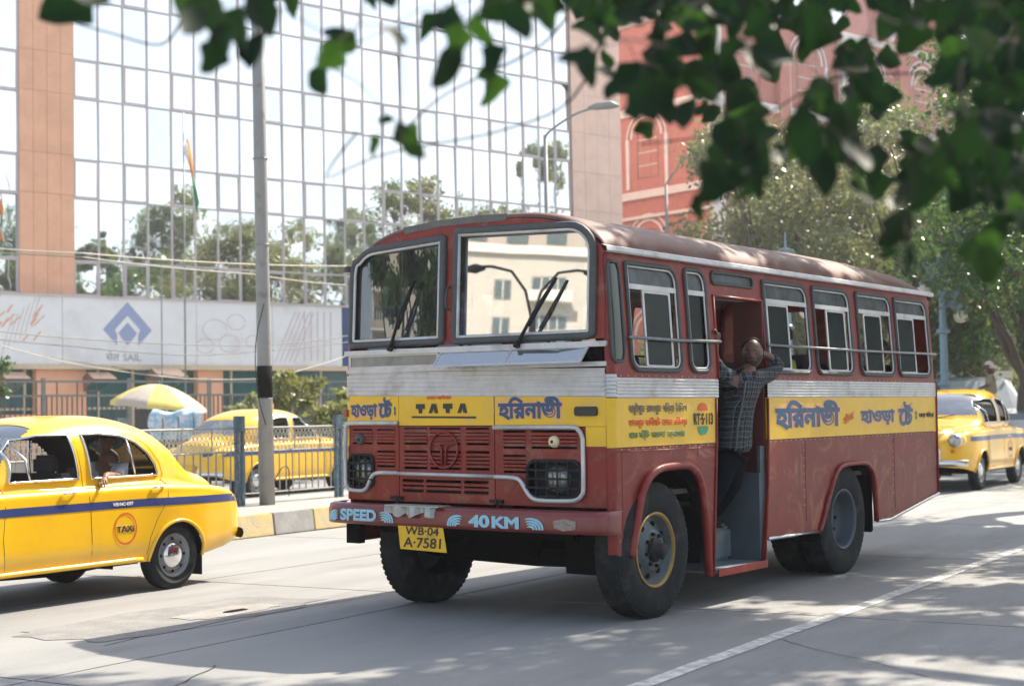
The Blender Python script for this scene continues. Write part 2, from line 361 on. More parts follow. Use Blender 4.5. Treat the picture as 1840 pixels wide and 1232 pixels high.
for poly, nm in ((wsR, 'r'), (wsL, 'l')):
    fr_ = MB().tube([FR(y, z, .012) for y, z in inset(poly, .012)], .03, 8, closed=True).build('windscreen_rubber', M_gum, bus, True)
    MB().tube([FR(y, z, .02) for y, z in inset(poly, .045)], .013, 6, closed=True).build('windscreen_trim', M_sil, bus, True)
    gl = glass('windscreen_glass', (.62, .68, .66), .52, .01, dust=.06, wav=.012) if nm == 'r' else glass('windscreen_glass_clear', (.30, .36, .34), .16, .01, dust=.05, add=.3, wav=.02)
    if nm == 'r':   # the near pane sits flat and mirrors the street; keep it planar
        c0 = Vector(FR(.14, 2.5)); c1 = Vector(FR(1.43, 2.5)); sl_ = (c1.x - c0.x) / 1.29
        plate('windscreen', inset(poly, .02), [], lambda y, z, d: (c0.x + .004 + sl_ * (y - .14) + max(0, z - 2.05) * .05 - d, y, z), gl, bus, .006)
    else: plate('windscreen', inset(poly, .02), [], lambda y, z, d: FR(y, z, d - .01), gl, bus, .006, cutsx=cy, smooth=True)
# lower front: three yellow sheets over red grille sheets with slots
G = dict(m=[(1.945, 1.095, 1.455, 1.30), (0, 0, 0, 0)])
def rc(y0, z0, y1, z1): return [(y0, z0), (y1, z0), (y1, z1), (y0, z1)]
slots_c = [(1.72, 1.315, 1.965, 1.45), (1.375, 1.315, 1.69, 1.45), (1.095, 1.315, 1.32, 1.45), (1.72, 1.12, 1.965, 1.27), (1.375, 1.12, 1.69, 1.27), (1.095, 1.12, 1.32, 1.27)]
slots_low = [(1.76, .935, 1.985, 1.04), (1.375, .935, 1.735, 1.04), (1.105, .935, 1.345, 1.04)]
slots_l = [(2.325, 1.315, 2.56, 1.44), (2.07, 1.315, 2.27, 1.44), (2.07, 1.13, 2.27, 1.265)]
slots_r = [(.30, 1.29, .70, 1.43), (.755, 1.29, .96, 1.43), (.755, 1.105, .96, 1.245)]
hl_l = rrect(2.31, .965, 2.59, 1.225, .05); hl_r = rrect(.27, .935, .735, 1.20, .07)
def fpl(name, y0, z0, y1, z1, holes, m, th=.012, d=0, rad=0):
    o_ = rc(y0, z0, y1, z1) if not rad else rrect(y0, z0, y1, z1, rad)
    return plate(name, o_, holes, lambda y, z, dd: FR(y, z, dd + d), m, bus, th, cutsx=cy)
fpl('grille_panel', 1.047, .86, 2.018, 1.462, [rc(*s) for s in slots_c + slots_low], M_red)
fpl('grille_panel', 2.026, .86, BW - .055, 1.472, [rc(*s) for s in slots_l] + [hl_l], M_red)
fpl('grille_panel', .055, .86, 1.039, 1.452, [rc(*s) for s in slots_r] + [hl_r], M_red)
fpl('front_yellow_panel', .055, 1.31, .222, 1.4555, [], M_yel, d=.003)
fpl('front_yellow_panel', 1.047, 1.468, 2.018, 1.715, [], M_yel, d=.004)
fpl('front_yellow_panel', 2.026, 1.478, BW - .055, 1.72, [], M_yel)
fpl('front_yellow_panel', .055, 1.458, 1.039, 1.705, [], M_yel)
MB().box((.10, .1, .8), (.14, BW - .1, 1.5)).build('grille_backing', M_dark, bus)
slm = None
for (y0, z0, y1, z1) in slots_c + slots_l + slots_r + slots_low:
    n = 4 if z1 - z0 > .12 else 3
    for k in range(1, n + (z1 - z0 > .11)):
        z = z0 + (z1 - z0) * k / (n + (z1 - z0 > .11))
        MB().box((0, y0 - .005, z - .0095), (1, y1 + .005, z + .0095), lambda x, y, zz: FR(y, zz + .006 * x, .004 - .03 * x)).build('grille_slat', M_red, bus)
    if y1 - y0 > .21:
        for k in range(1, 2 if y1 - y0 < .28 else 3):
            pass
# TATA roundel
MB().tube([FR(1.537 + .14 * cos(a), 1.277 + .142 * sin(a), .015) for a in np.arange(0, 2 * pi, pi / 20)], .009, 6, closed=True).build('round_badge', M_red, bus, True)
bd = MB()
for pth in ([(1.425, 1.325), (1.65, 1.325)], [(1.44, 1.355), (1.635, 1.355)]): bd.tube([FR(y, z, .014) for y, z in pth], .009, 6)
for s in (-1, 1): bd.tube([FR(1.537 + s * .1, 1.325, .014), FR(1.537 + s * .035, 1.31, .014), FR(1.537 + s * .022, 1.28, .014), FR(1.537 + s * .02, 1.155, .014)], .009, 6)
bd.build('badge_letter', M_red, bus, True)
# headlamp surround tube
ch = [(2.025, 1.487), (2.56, 1.487), (2.61, 1.46), (2.625, 1.40), (2.625, 1.02), (2.60, .955), (2.54, .935), (2.42, .935), (2.37, .965), (2.33, 1.03), (2.29, 1.07), (2.22, 1.085), (2.022, 1.085)]
MB().tube(spline([FR(y, z, .02) for y, z in ch], 3), .018, 8).build('headlamp_surround', M_sil, bus, True)
ch = [(1.04, 1.452), (.36, 1.452), (.28, 1.435), (.243, 1.38), (.238, 1.30), (.238, 1.02), (.25, .955), (.30, .915), (.40, .905), (.62, .905), (.70, .93), (.75, .99), (.79, 1.045), (.85, 1.07), (1.04, 1.075)]
MB().tube(spline([FR(y, z, .02) for y, z in ch], 3), .018, 8).build('headlamp_surround', M_sil, bus, True)
MB().tube([FR(2.018, 1.083, .02), FR(1.047, 1.077, .02)], .016, 8).build('headlamp_surround', M_sil, bus, True)
M_lens = glass('headlamp_lens', (.75, .8, .8), .15, .12, dust=.1, add=.2)
for hp, c in ((hl_l, (2.45, 1.09)), (hl_r, (.50, 1.065))):
    ys = [p[0] for p in hp]; zs = [p[1] for p in hp]; y0, y1, z0, z1 = min(ys), max(ys), min(zs), max(zs)
    hl = MB().box((.03, y0 + .0, z0), (.06, y1, z1)).build('headlamp', M_rub, bus)
    MB().tube([FR(y, z, .01) for y, z in hp], .014, 6, closed=True).build('rim', M_rub, hl, True)
    MB().lathe([(.001, 0), (.06, .005), (.105, .03), (.115, .04)], 24, 'x', (.0, c[0], c[1])).build('reflector', M_steel, hl, True)
    MB().lathe([(.001, -.035), (.07, -.03), (.112, -.01), (.115, .03)], 24, 'x', (.0, c[0], c[1])).build('lens', M_lens, hl, True)
    gr = MB()
    for k in range(1, 4): z = z0 + (z1 - z0) * k / 4; gr.tube([FR(y0, z, .03), FR(y1, z, .03)], .009, 5)
    for k in range(1, 5 if y1 - y0 > .3 else 4): y = y0 + (y1 - y0) * k / (5 if y1 - y0 > .3 else 4); gr.tube([FR(y, z0, .03), FR(y, z1, .03)], .009, 5)
    gr.build('lamp_guard', M_rub, hl)
for c, m in (((.497, 1.345), mat('cream_lamp', (.75, .62, .38), .4)), ((2.456, 1.355), M_gum)):
    o = MB().lathe([(.001, -.035), (.02, -.034), (.042, -.02), (.046, 0), (.046, .02)], 20, 'x', (FR(*c)[0], c[0], c[1])).build('side_lamp', m, bus, True)
    MB().lathe([(.001, -.04), (.012, -.038), (.014, -.03)], 12, 'x', (FR(*c)[0], c[0], c[1])).build('lamp_centre', M_rub, o, True)
mk = fpl('marker_lamp', .12, 1.535, .31, 1.605, [], M_blk, .02, .02, .02); fpl('marker_lamp', 2.61, 1.54, 2.66 - .01, 1.60, [], mat('amber_lens', (.35, .08, .02), .3), .03, .02)
# rounded corners between front and sides
for fn in (lambda a, z, d=0: (.055 - (.055 - d * 0) * cos(a) + 0, lean(z) + .055 - .055 * sin(a), z),):
    pass
def corner(z0, z1, m, near=True, n=8, off=0., name='corner_panel'):
    rws = []
    for z in np.linspace(z0, z1, max(2, int((z1 - z0) / .1) + 1)):
        row = []
        for i in range(n + 1):
            a = pi / 2 * i / n; x = .0585 - (.0585 + off) * cos(a) + max(0, z - 2.05) * .05 * (cos(a)); y = lean(z) + .0555 - (.0555 + off) * sin(a)
            row.append((x, y if near else BW - y, z))
        rws.append(row)
    return MB().grid(rws).build(name, m, bus, True)
for near in (True, False):
    corner(.86 if not near else .52, 1.30, M_red, near); corner(1.30, 1.665, M_yel, near, off=.001); corner(1.82, 2.105, M_red, near); corner(2.105, 2.77, M_red, near)
# silver belt
def ribbed(name, path, z0, z1, m, n=6, d=.004, step=True):
    b = MB(); rows = []
    for (fx, s) in path:
        row = []
        for k in range(n * 4 + 1):
            t = k / (n * 4); z = z0 + (z1 - z0) * t; ph = (k % 4); dd = d + (.004 if ph in (1, 2) else 0)
            row.append(fx(s, z, dd))
        rows.append(row)
    b.grid(rows); return b.build(name, m, bus, False)
ribbed('silver_belt', [((lambda y, z, d: FR(y, z + .04 * y / BW, d)), y) for y in np.linspace(BW - .055, .055, 16)], 1.675, 1.885, M_sil)
def cr(near):
    def f(a, z, dd):
        y = .0555 - (.0555 + dd) * sin(a); return (.0585 - (.0585 + dd) * cos(a), (y if near else BW - y) + 0, z)
    return f
for near in (True, False): ribbed('silver_belt', [(cr(near), a) for a in np.linspace(0, pi / 2, 6)], 1.67 + .035 * (not near), 1.84 + .04 * (not near), M_sil)
ribbed('silver_belt', [(SD, t) for t in (.0585, 1.60)], 1.665, 1.815, M_sil); ribbed('silver_belt', [(SD, t) for t in (2.475, BL - .02)], 1.665, 1.815, M_sil)
ribbed('silver_belt', [(SF, t) for t in (.0585, BL - .02)], 1.665, 1.815, M_sil)
# ledge above the belt with two small ventilator flaps
M_ledge = M_sil
plate('silver_ledge', rc(.04, 1.90, BW - .04, 1.935), [], lambda y, z, d: FR(y, z, d + .018), M_sil, bus, .02, cutsx=cy)
plate('silver_ledge', rc(.03, 2.045, BW - .03, 2.085), [], lambda y, z, d: FR(y, z, d + .035), M_sil, bus, .03, cutsx=cy)
MB().box((.03, .1, 1.90), (.05, BW - .1, 2.06)).build('ventilator_recess', M_dark, bus)
M_vg = glass('ventilator_glass', (.35, .42, .44), .42, .05, dust=.3)
va = plate('ventilator_flap', rc(1.585, 1.935, BW - .06, 2.045), [rc(1.605, 1.952, BW - .085, 2.03)], lambda y, z, d: FR(y, z, d + .01), M_sil, bus, .012, cutsx=cy)
plate('pane', rc(1.60, 1.95, BW - .08, 2.032), [], lambda y, z, d: FR(y, z, d + .005), glass('ventilator_glass_dusty', (.5, .5, .48), .15, .2, dust=.8, dcol=(.36, .36, .33)), va, .004, cutsx=cy)
def VF(y, z, d): # opened flap swings out at the bottom
    k = (2.05 - z) / .135; return FR(y, 2.05 - .125 * k, d + .03 + .12 * k)
vb = plate('ventilator_flap', rc(.17, 1.915, 1.545, 2.05), [rc(.19, 1.932, .84, 2.035), rc(.865, 1.932, 1.525, 2.035)], VF, M_sil, bus, .012, cutsx=cy)
plate('pane', rc(.18, 1.925, 1.535, 2.04), [], lambda y, z, d: VF(y, z, d - .004), M_vg, vb, .003, cutsx=cy)
# wipers, grab handle
for (y0, z0, y1, z1) in ((2.07, 2.09, 1.83, 2.63), (.79, 2.075, .45, 2.57)):
    wp = MB().tube([FR(y0, z0, .05), FR((y0 + y1) / 2, (z0 + z1) / 2, .075), FR(y1, z1, .05)], [.016, .011, .008], 6).build('wiper', M_rub, bus, True)
    k = .28; MB().box((0, 0, 0), (1, 1, 1), lambda x, y, z: tuple(Vector(FR(y0 + (y1 - y0) * (k + .72 * z), z0 + (z1 - z0) * (k + .72 * z), .03 + .015 * x)) + Vector((0, .016 * (y - .5) - .0, 0)))).build('blade', M_rub, wp)
    MB().lathe([(.001, -.08), (.02, -.075), (.025, -.04)], 12, 'x', (FR(y0, z0)[0], y0, z0)).build('pivot', M_rub, wp, True)
MB().tube(spline([FR(1.49, 2.38, .01), FR(1.485, 2.40, .05), FR(1.48, 2.47, .06), FR(1.475, 2.54, .05), FR(1.475, 2.56, .01)], 4), .009, 6).build('grab_handle', M_gum, bus, True)
# near side ------------------------------------------------------
cz = [1.9 + .1 * i for i in range(9)]
Wn = [(.025, 1.935, .175, 2.675, .05), (.265, 1.865, 1.02, 2.69, [.12, .1, .13, .03]), (1.15, 1.865, 1.48, 2.70, [.1, .1, .13, .05])]
Wn2 = [(2.50, 1.875, 3.37, 2.685, [.1, .1, .13, .03]), (3.49, 1.875, 4.30, 2.69, [.1, .1, .13, .03]), (4.47, 1.875, 5.31, 2.69, [.1, .1, .13, .03]), (5.42, 1.875, 6.29, 2.685, [.1, .1, .13, .03])]
ventw = rrect(1.60, 2.60, 2.33, 2.705, .045)
holes = [rrect(*w) for w in Wn[1:] + Wn2] + [ventw]
up = [(.0585 + .13, 1.815), (1.60, 1.815), (1.60, 2.5), (2.475, 2.5), (2.475, 1.815), (BL - .06, 1.815), (BL - .06, 2.77), (.0585 + .13, 2.77)]
up = [(max(x, .19), z) for x, z in up]
plate('side_pillar_panel', up, holes, SD, M_red, bus, .03, cutsy=cz)
plate('side_pillar_panel', [(.0585, 1.815), (.19, 1.815), (.19, 2.77), (.0585, 2.77)], [[(.0586 + .008, 1.94), (.17, 1.94), (.172, 2.66), (.0586 + .008, 2.66)]], SD, M_red, bus, .03, cutsy=cz)
def QW(k, z, o=0):
    if k < 1: a = .95 + (pi / 2 - .95) * k; x = .0585 - (.066 + o) * cos(a) + max(0, z - 2.05) * .05 * cos(a); return (x, lean(z) + .0555 - (.066 + o) * sin(a), z)
    return SD(.0585 + .115 * (k - 1), z, .0105 + o)
qw = MB().grid([[QW(k, z) for k in (0, .3, .6, 1, 1.5, 2)] for z in np.linspace(1.95, 2.66, 8)]).build('quarter_window', mat('dark_corner_glass', (.015, .028, .02), .06, 0, .6, 3, spec=.6), bus, True)
MB().tube([QW(k, z, .003) for k, z in [(.15, 1.95), (0, 2.0), (0, 2.2), (0, 2.4), (0, 2.61), (.3, 2.67), (1, 2.68), (1.8, 2.67), (2, 2.61), (2, 2.4), (2, 2.2), (2, 2.0), (1.8, 1.94), (1, 1.93)]], .012, 6, closed=True).build('window_rubber', M_gum, bus, True)
M_pane = glass('bus_pane', (.10, .13, .125), .03, .15, .10, .4, (.06, .085, .085)); M_top = glass('bus_top_pane', (.22, .26, .25), .04, .2, .2, .7, (.21, .235, .23))
slides = {0: (.49, .905), 2: (2.545, 2.97), 3: (3.76, 4.185), 4: (4.62, 5.06), 5: (5.46, 5.92)}
allw = Wn[1:] + Wn2
for i, (t0, z0, t1, z1, r) in enumerate(allw):
    p = rrect(t0, z0, t1, z1, r)
    w = MB().tube([SD(t, z, .008) for t, z in inset(p, .008)], .019, 6, closed=True).build('window_rubber', M_gum, bus, True)
    f = MB().tube([SD(t, z, .006) for t, z in inset(p, .034)], .0085, 6, closed=True).build('window_frame', M_sil, bus, True)
    plate('top_pane', [(t0 + .02, 2.52), (t1 - .03, 2.52), (t1 - .035, z1 - .1), (t1 - .1, z1 - .025), (t0 + .02, z1 - .025)], [], lambda t, z, d: SD(t, z, d - .01), M_top, f, .004)
    plate('rail', rc(t0 + .015, 2.485, t1 - .02, 2.525), [], lambda t, z, d: SD(t, z, d + .012), M_sil, f, .02)
    if i == 1: plate('pane', inset([q for q in p if q[1] < 2.49] + [], .02) if False else rc(t0 + .02, z0 + .03, t1 - .03, 2.49), [], lambda t, z, d: SD(t, z, d - .01), glass('bus_pane_dark', (.07, .11, .11), .03, .1, .1, .25, (.03, .06, .06)), f, .004); continue
    j = {0: 0, 2: 2, 3: 3, 4: 4, 5: 5}[i]
    s0, s1 = slides[j]
    sash = rrect(s0, z0 + .02, s1, 2.49, [.05, .03, .012, .012])
    sh = plate('sliding_sash', sash, [rrect(s0 + .027, z0 + .05, s1 - .027, 2.465, .02)], lambda t, z, d: SD(t, z, d + .006), M_sil, bus, .012)
    plate('pane', rrect(s0 + .015, z0 + .04, s1 - .015, 2.475, .02), [], lambda t, z, d: SD(t, z, d), M_pane, sh, .004)
vw = MB().tube([SD(t, z, .006) for t, z in inset(ventw, .005)], .014, 6, closed=True).build('vent_window', M_gum, bus, True)
plate('pane', inset(ventw, .01), [], lambda t, z, d: SD(t, z, d - .008), M_top, vw, .004)
for a, b in ((.215, 1.62), (2.475, 6.4)): MB().tube([SD(a, 2.117, .035), SD((a + b) / 2, 2.112, .04), SD(b, 2.122, .035)], .0125, 8).build('guard_bar', M_steel, bus, True)
for t in (.24, 1.1, 1.55, 3.43, 4.39, 5.37, 6.33): MB().tube([SD(t, 2.115, -.01), SD(t, 2.115, .03)], .01, 6).build('bar_bracket', M_steel, bus)
plate('yellow_side_panel', rc(.0585, 1.30, 1.56, 1.665), [], SD, M_yel, bus, .02); plate('yellow_side_panel', rc(2.475, 1.30, BL - .02, 1.665), [], SD, M_yel, bus, .02)
archf = [(.215, .49), (.235, .60), (.345, .91), (.42, 1.02), (.52, 1.09), (.68, 1.13), (1.0, 1.135), (1.12, 1.11), (1.22, 1.04), (1.285, .90), (1.335, .66), (1.37, .24)]
lowf = [(.0585, .51)] + archf + [(1.468, .225), (1.50, .6), (1.56, 1.295), (.0585, 1.295)]
plate('lower_side_panel', lowf, [], lambda t, z, d: SD(t, z, d), M_redlow, bus, .02, cutsx=[.5, 1])
archr = [(3.44, .44), (3.53, .55), (3.70, .80), (3.82, .95), (3.93, 1.01), (4.07, 1.03), (4.45, 1.03), (4.58, 1.0), (4.67, .93), (4.73, .80), (4.755, .447)]
lowr = [(2.35, .235), (2.375, .46)] + [(2.42, .455)] + archr + [(5.09, .445), (6.2, .60), (BL - .02, .63), (BL - .02, 1.295), (2.475, 1.295), (2.46, 1.0), (2.33, .4)]
lowr = [(2.40, .235), (2.425, .45)] + archr + [(5.09, .445), (6.2, .60), (BL - .02, .63), (BL - .02, 1.295), (2.475, 1.295), (2.455, .9), (2.335, .235)]
plate('lower_side_panel', lowr, [], SD, M_redlow, bus, .02, cutsx=[3, 5])
MB().tube([SD(t, z, .02) for t, z in spline([(*p, 0) for p in archf], 3) and [(q.x, q.y) for q in spline([(*p, 0) for p in archf], 3)]], .032, 8).build('arch_lip', M_red, bus, True)
MB().tube([SD(q.x, q.y, .015) for q in spline([(*p, 0) for p in archr], 3)], .022, 8).build('arch_lip', M_red, bus, True)
for pth in ([(2.43, .455), (3.43, .445)], [(4.76, .45), (5.09, .445), (6.2, .605), (6.42, .635)]): MB().tube([SD(t, z, .012) for t, z in pth], .017, 6).build('skirt_beading', M_chr, bus, True)
for pth in ([(1.56, 1.66), (1.555, 1.3), (1.5, .6), (1.468, .24)], [(2.475, 1.66), (2.475, 1.3), (2.455, .9), (2.36, .24)], [(1.605, 1.82), (1.605, 2.5)], [(2.47, 1.82), (2.47, 2.5)], [(1.60, 2.5), (2.475, 2.5)], [(6.43, .64), (6.43, 1.82)]):
    MB().tube([SD(t, z, .006) for t, z in pth], .012, 6).build('door_edge', M_red, bus, True)
for t in (.12, 1.25, 3.2, 5.25): MB().tube([SD(t, .95 if t < 3 and t > .5 else .55, 0), SD(t, 1.29, 0)] if t not in (1.25,) else [SD(t, 1.2, 0), SD(t, 1.29, 0)], .004, 4).build('panel_seam', M_red, bus)
MB().tube([SD(.06, 1.27, 0), SD(1.55, 1.265, 0)], .004, 4).build('panel_seam', M_red, bus)
# door pillar between belt and yellow near the door
plate('door_pillar', [(1.56, 1.30), (1.61, 1.30), (1.61, 1.83), (1.56, 1.83)], [], lambda t, z, d: SD(t, z, d - .012), M_red, bus, .02)
# far side
plate('far_side_panel', [(.06, .5), (BL - .02, .6), (BL - .02, 2.77), (.06, 2.77)],
      [rrect(a, 1.88, b, 2.68, .08) for a, b in ((.25, 1.0), (1.15, 2.2), (2.5, 3.37), (3.49, 4.30), (4.47, 5.31), (5.42, 6.29))] + [[(x, z) for x, z in archf], [(x, z) for x, z in archr]][:0], SF, M_red, bus, .03, cutsy=cz)
for a, b in ((.25, 1.0), (1.15, 2.2), (2.5, 3.37), (3.49, 4.30), (4.47, 5.31), (5.42, 6.29)):
    f = MB().tube([SF(t, z, 0) for t, z in rrect(a, 1.88, b, 2.68, .08)], .02, 6, closed=True).build('window_frame', M_rub, bus)
    MB().tube([SF((a + b) / 2, 1.88, 0), SF((a + b) / 2, 2.68, 0)], .018, 6).build('mullion', M_rub, f)
    MB().tube([SF(a, 2.14, -.03), SF(b, 2.14, -.03)], .012, 6).build('bar', M_rub, f)
# rear
plate('rear_panel', [(.02, .62), (BW - .02, .62), (BW - .06, 2.7), (BW - .2, 2.80), (BW / 2, 2.88), (.2, 2.80), (.06, 2.7)], [rrect(.35, 1.95, 1.2, 2.65, .1), rrect(1.45, 1.95, 2.3, 2.65, .1)], lambda y, z, d: (BL - .02 + d, y, z), M_red, bus, .03)
# roof
xs = [0, .008, .025, .06, .12, .22, .5, 1.2, 2, 3, 4, 5, 5.9, 6.2, 6.35, 6.42, 6.46, 6.475]
dr = [-.05, -.033, -.018, -.008, -.002, 0, 0, 0, 0, 0, 0, -.01, -.03, -.05, -.09, -.14, -.2, -.26]
rows_ = []
for x, dz in zip(xs, dr):
    row = []
    for i in range(49):
        a = pi * i / 48; c = cos(a); yy = BW / 2 - (BW / 2 - .055) * math.copysign(abs(c) ** .72, c)
        fx = bow(yy) * max(0, 1 - x / .5) + max(0, .045 * (1 - x / .3))
        z = roofz(yy) + dz * min(1, (roofz(yy) - 2.74) / .2) + .006 * sin(x * 5 + yy * 3)
        row.append((x + fx, yy, z))
    rows_.append(row)
M_roof = mat('roof_faded_maroon', (.12, .047, .036), .58, .0, .28, 2.2, dirt=(.21, .16, .14), dscale=1.7, dth=(.42, .7), dstr=.7, bump=.15, bscale=4, coat=.04, spec=.35, swirl=.6)
MB().grid(rows_).build('roof', M_roof, bus, True)
plate('roof_patch', [(.95, 3.045), (1.25, 3.05), (1.6, 3.05), (1.98, 3.02), (2.0, 3.075), (1.6, 3.103), (1.2, 3.108), (.93, 3.10)], [], lambda y, z, d: FR(y, z - .0, d + .006), mat('roof_bare_patch', (.10, .11, .105), .6, 0, .3, 8, dirt=(.25, .12, .08), dscale=9, dth=(.5, .65), dstr=.6), bus, .004, cutsx=cy)
gt = MB().grid([[SD(t, 2.745, .0), SD(t, 2.742, .045), SD(t, 2.752 + .004 * sin(t * 4), .055), SD(t, 2.785, .05 + .004 * sin(t * 3)), SD(t, 2.80, -.0)] for t in np.linspace(-.03, 6.46, 40)]).build('gutter', M_sil, bus, False)
MB().grid([[SF(t, 2.745, .0), SF(t, 2.742, .045), SF(t, 2.785, .05), SF(t, 2.80, -.0)] for t in (-.03, 6.46)]).build('gutter', M_sil, bus)
# bumper
bp = []
for y, x in [(-.03, .05), (-.03, -.10), (-.01, -.17), (.06, -.205)] + [(y, -.215 + bow(y) * .6) for y in np.linspace(.2, BW - .2, 12)] + [(BW - .04, -.205), (BW + .03, -.17), (BW + .05, -.10), (BW + .05, .05)]:
    bp.append([(x + .03, y, .675), (x + .004, y, .685), (x, y, .71), (x + .004, y, .80), (x + .02, y, .835), (x + .07, y, .845), (x + .12, y, .842)])
bumper = MB().grid(bp).build('bumper', mat('bumper_red', (.19, .024, .02), .33, 0, .2, 5, dirt=(.08, .05, .05), dscale=5, dth=(.5, .7), dstr=.7, coat=.3, bump=.15, bscale=8), bus, True)
def BP(u, z, d=0):
    y = BW - u; return (-.218 + bow(y) * .6 - d + (.004 if z > .79 else 0), y, z)
lettering('speed_lettering', 'SPEED', (.15, .705, .555, .80), BP, M_lbl, bumper, .05, off=.003)
lettering('speed_lettering', '40', (1.50, .70, 1.70, .795), BP, M_lbl, bumper, .05, off=.003)
lettering('speed_lettering', 'KM', (1.72, .70, 1.97, .79), BP, M_lbl, bumper, .05, off=.003)
def wing(u0, s, w=.17):
    b = MB()
    for k in range(4):
        r0 = 1 - k * .22
        b.grid([[BP(u0 + s * (w * (1 - r0) * .35 + w * r0 * (1 - cos(a)) / 2 * 1.25 + k * .012), .703 + .085 * r0 * sin(a) ** .8, .003 + .001 * k), BP(u0 + s * (w * (1 - r0) * .35 + w * r0 * (1 - cos(a)) / 2 * 1.25 + .018 + k * .012), .701 + .085 * (r0 - .13) * sin(a) ** .8, .003 + .001 * k)] for a in np.linspace(.0, pi * .62, 12)])
    return b.build('wing_stripes', M_lbl, bumper)
wing(.02, 1, .11); wing(.74, -1, .16); wing(1.29, 1, .16); wing(2.19, -1, .18)
# rusty dent on bumper, brackets
plate('dent_plate', [(2.28, .72), (2.36, .70), (2.46, .715), (2.47, .77), (2.36, .79), (2.27, .77)], [], BP, mat('scuffed_metal', (.3, .25, .22), .5, .4, .5, 18, bump=.8, bscale=20), bumper, .006)
MB().box((-.12, BW - .26, .51), (-.05, BW - .12, .68)).build('mud_plate', M_dark, bus)
for y in (2.04, 1.02):
    MB().box((FR(y, .89)[0] - .03, y - .06, .875), (FR(y, .89)[0], y + .06, .90)).build('latch', M_rub, bus); MB().tube([FR(y, .90, .02), FR(y - .02, .87, .04), FR(y - .02, .83, .02)], .009, 6).build('latch_hook', M_rub, bus, True)
# number plate (bent) and crumpled cover
def NP(y, z, d): return (-.20 - d - .05 * max(0, .62 - z) , y - .35 * max(0, (.70 - z)) * (1 if y < 1.6 else .2) * .3, z)
nq = [(1.385, .50), (1.83, .50), (1.86, .71), (1.42, .71)]
npl = plate('number_plate', [(1.36, .495), (1.83, .505), (1.875, .70), (1.42, .70)], [], lambda y, z, d: (-.235 - d - .12 * (.7 - z), y, z), mat('plate_yellow', (.78, .46, .01), .45, 0, .1, 9, dirt=(.3, .2, .08), dscale=10, dth=(.55, .7), dstr=.6), bus, .004)
def NL(u, z, d): y = BW - u; return (-.235 - d - .12 * (.7 - z), y, z)
lettering('plate_lettering', 'WB·04', (.86, .618, 1.20, .682), NL, M_blk, npl, .02, off=.003); lettering('plate_lettering', 'A·7581', (.85, .52, 1.23, .60), NL, M_blk, npl, .02, off=.003)
cvp = [(1.97, .845), (1.975, .785), (1.90, .775), (1.82, .755), (1.78, .785), (1.74, .755), (1.70, .75), (1.62, .79), (1.58, .80), (1.545, .765), (1.50, .755), (1.41, .77), (1.42, .845)]
plate('plate_cover', cvp, [], lambda y, z, d: (-.275 + .03 * sin(y * 40) + .05 * (z - .75) - d + (.09 * max(0, 1.53 - y) / .12), y, z), mat('crumpled_tin', (.42, .46, .45), .45, .5, .25, 20, dirt=(.5, .45, .38), dscale=12, dth=(.4, .6), dstr=.6), bus, .003, cutsx=list(np.arange(1.42, 1.97, .03)))
MB().box((-.285, 1.42, .838), (-.13, 1.97, .848)).build('plate_cover_top', MATS['crumpled_tin'], bus)
# lettering on the front
def PB(body, box, fn, m=M_blue, par=bus, bold=.046, halo=True, **k):
    if halo: lettering('letter_outline', body, (box[0] - .008, box[1] - .008, box[2] + .008, box[3] + .008), fn, M_pink, par, bold + .034, off=.0015, depth=.0006)
    return lettering('lettering', body, box, fn, m, par, bold, off=.003, depth=.0006, **k)
PB('হাওড়া', (.075, 1.515, .385, 1.655), FT); PB('েট', (.40, 1.53, .565, 1.70), FT, bold=.045); PB('ষ', (.465, 1.56, .51, 1.63), FT, bold=.05, halo=False); PB('ঃ', (.575, 1.55, .595, 1.62), FT, halo=False)
PB('হিরনাভী', (1.645, 1.505, 2.225, 1.685), FT)
lettering('lettering', 'বাবার আশীবাদ', (.93, 1.672, 1.19, 1.71), FT, M_org, bus, .03, off=.006)
# TATA as slab letters
def slab(name, polys, m, fn=FT, off=.008):
    b = MB()
    for P in polys:
        n = len(P); b.add([fn(x, y, off) for x, y in P], [tuple(range(n))])
    return b.build(name, m, bus)
def T_(u): return [[(u, 1.60), (u + .095, 1.60), (u + .095, 1.64), (u, 1.64)], [(u + .03, 1.565), (u + .065, 1.565), (u + .07, 1.60), (u + .025, 1.60)]]
def A_(u): return [[(u, 1.565), (u + .037, 1.565), (u + .052, 1.60), (u + .068, 1.64), (u + .032, 1.64)], [(u + .062, 1.565), (u + .10, 1.565), (u + .078, 1.64), (u + .0685, 1.64), (u + .0525, 1.60), (u + .055, 1.595)]]
slab('lettering', T_(.82) + A_(.955) + T_(1.105) + A_(1.25) + [[(.775, 1.528), (1.435, 1.522), (1.435, 1.538), (.775, 1.544)]], M_blk)
# lettering on the side
PB('হিরনাভী', (2.62, 1.375, 3.96, 1.64), SD, bold=.05)
lettering('lettering', 'হইতে', (4.04, 1.43, 4.32, 1.53), lambda x, y, d: SD(x, y + .25 * (x - 4.18), d), M_org, bus, .03, off=.006)
PB('হাওড়া', (4.44, 1.385, 5.29, 1.555), SD, bold=.05); PB('েট', (5.38, 1.37, 5.80, 1.62), SD, bold=.045); PB('ষ', (5.57, 1.43, 5.68, 1.53), SD, halo=False, bold=.04); PB('ঃ', (5.84, 1.43, 5.88, 1.52), SD, halo=False, bold=.03)
lettering('lettering', 'ভায়া গিড়য়া', (5.93, 1.44, 6.35, 1.51), SD, M_blk, bus, .02, off=.006)
M_gl = mat('faded_black_lettering', (.16, .14, .10), .5, 0, .2, 30); M_gg = mat('faded_green_lettering', (.10, .24, .10), .5, 0, .2, 30)
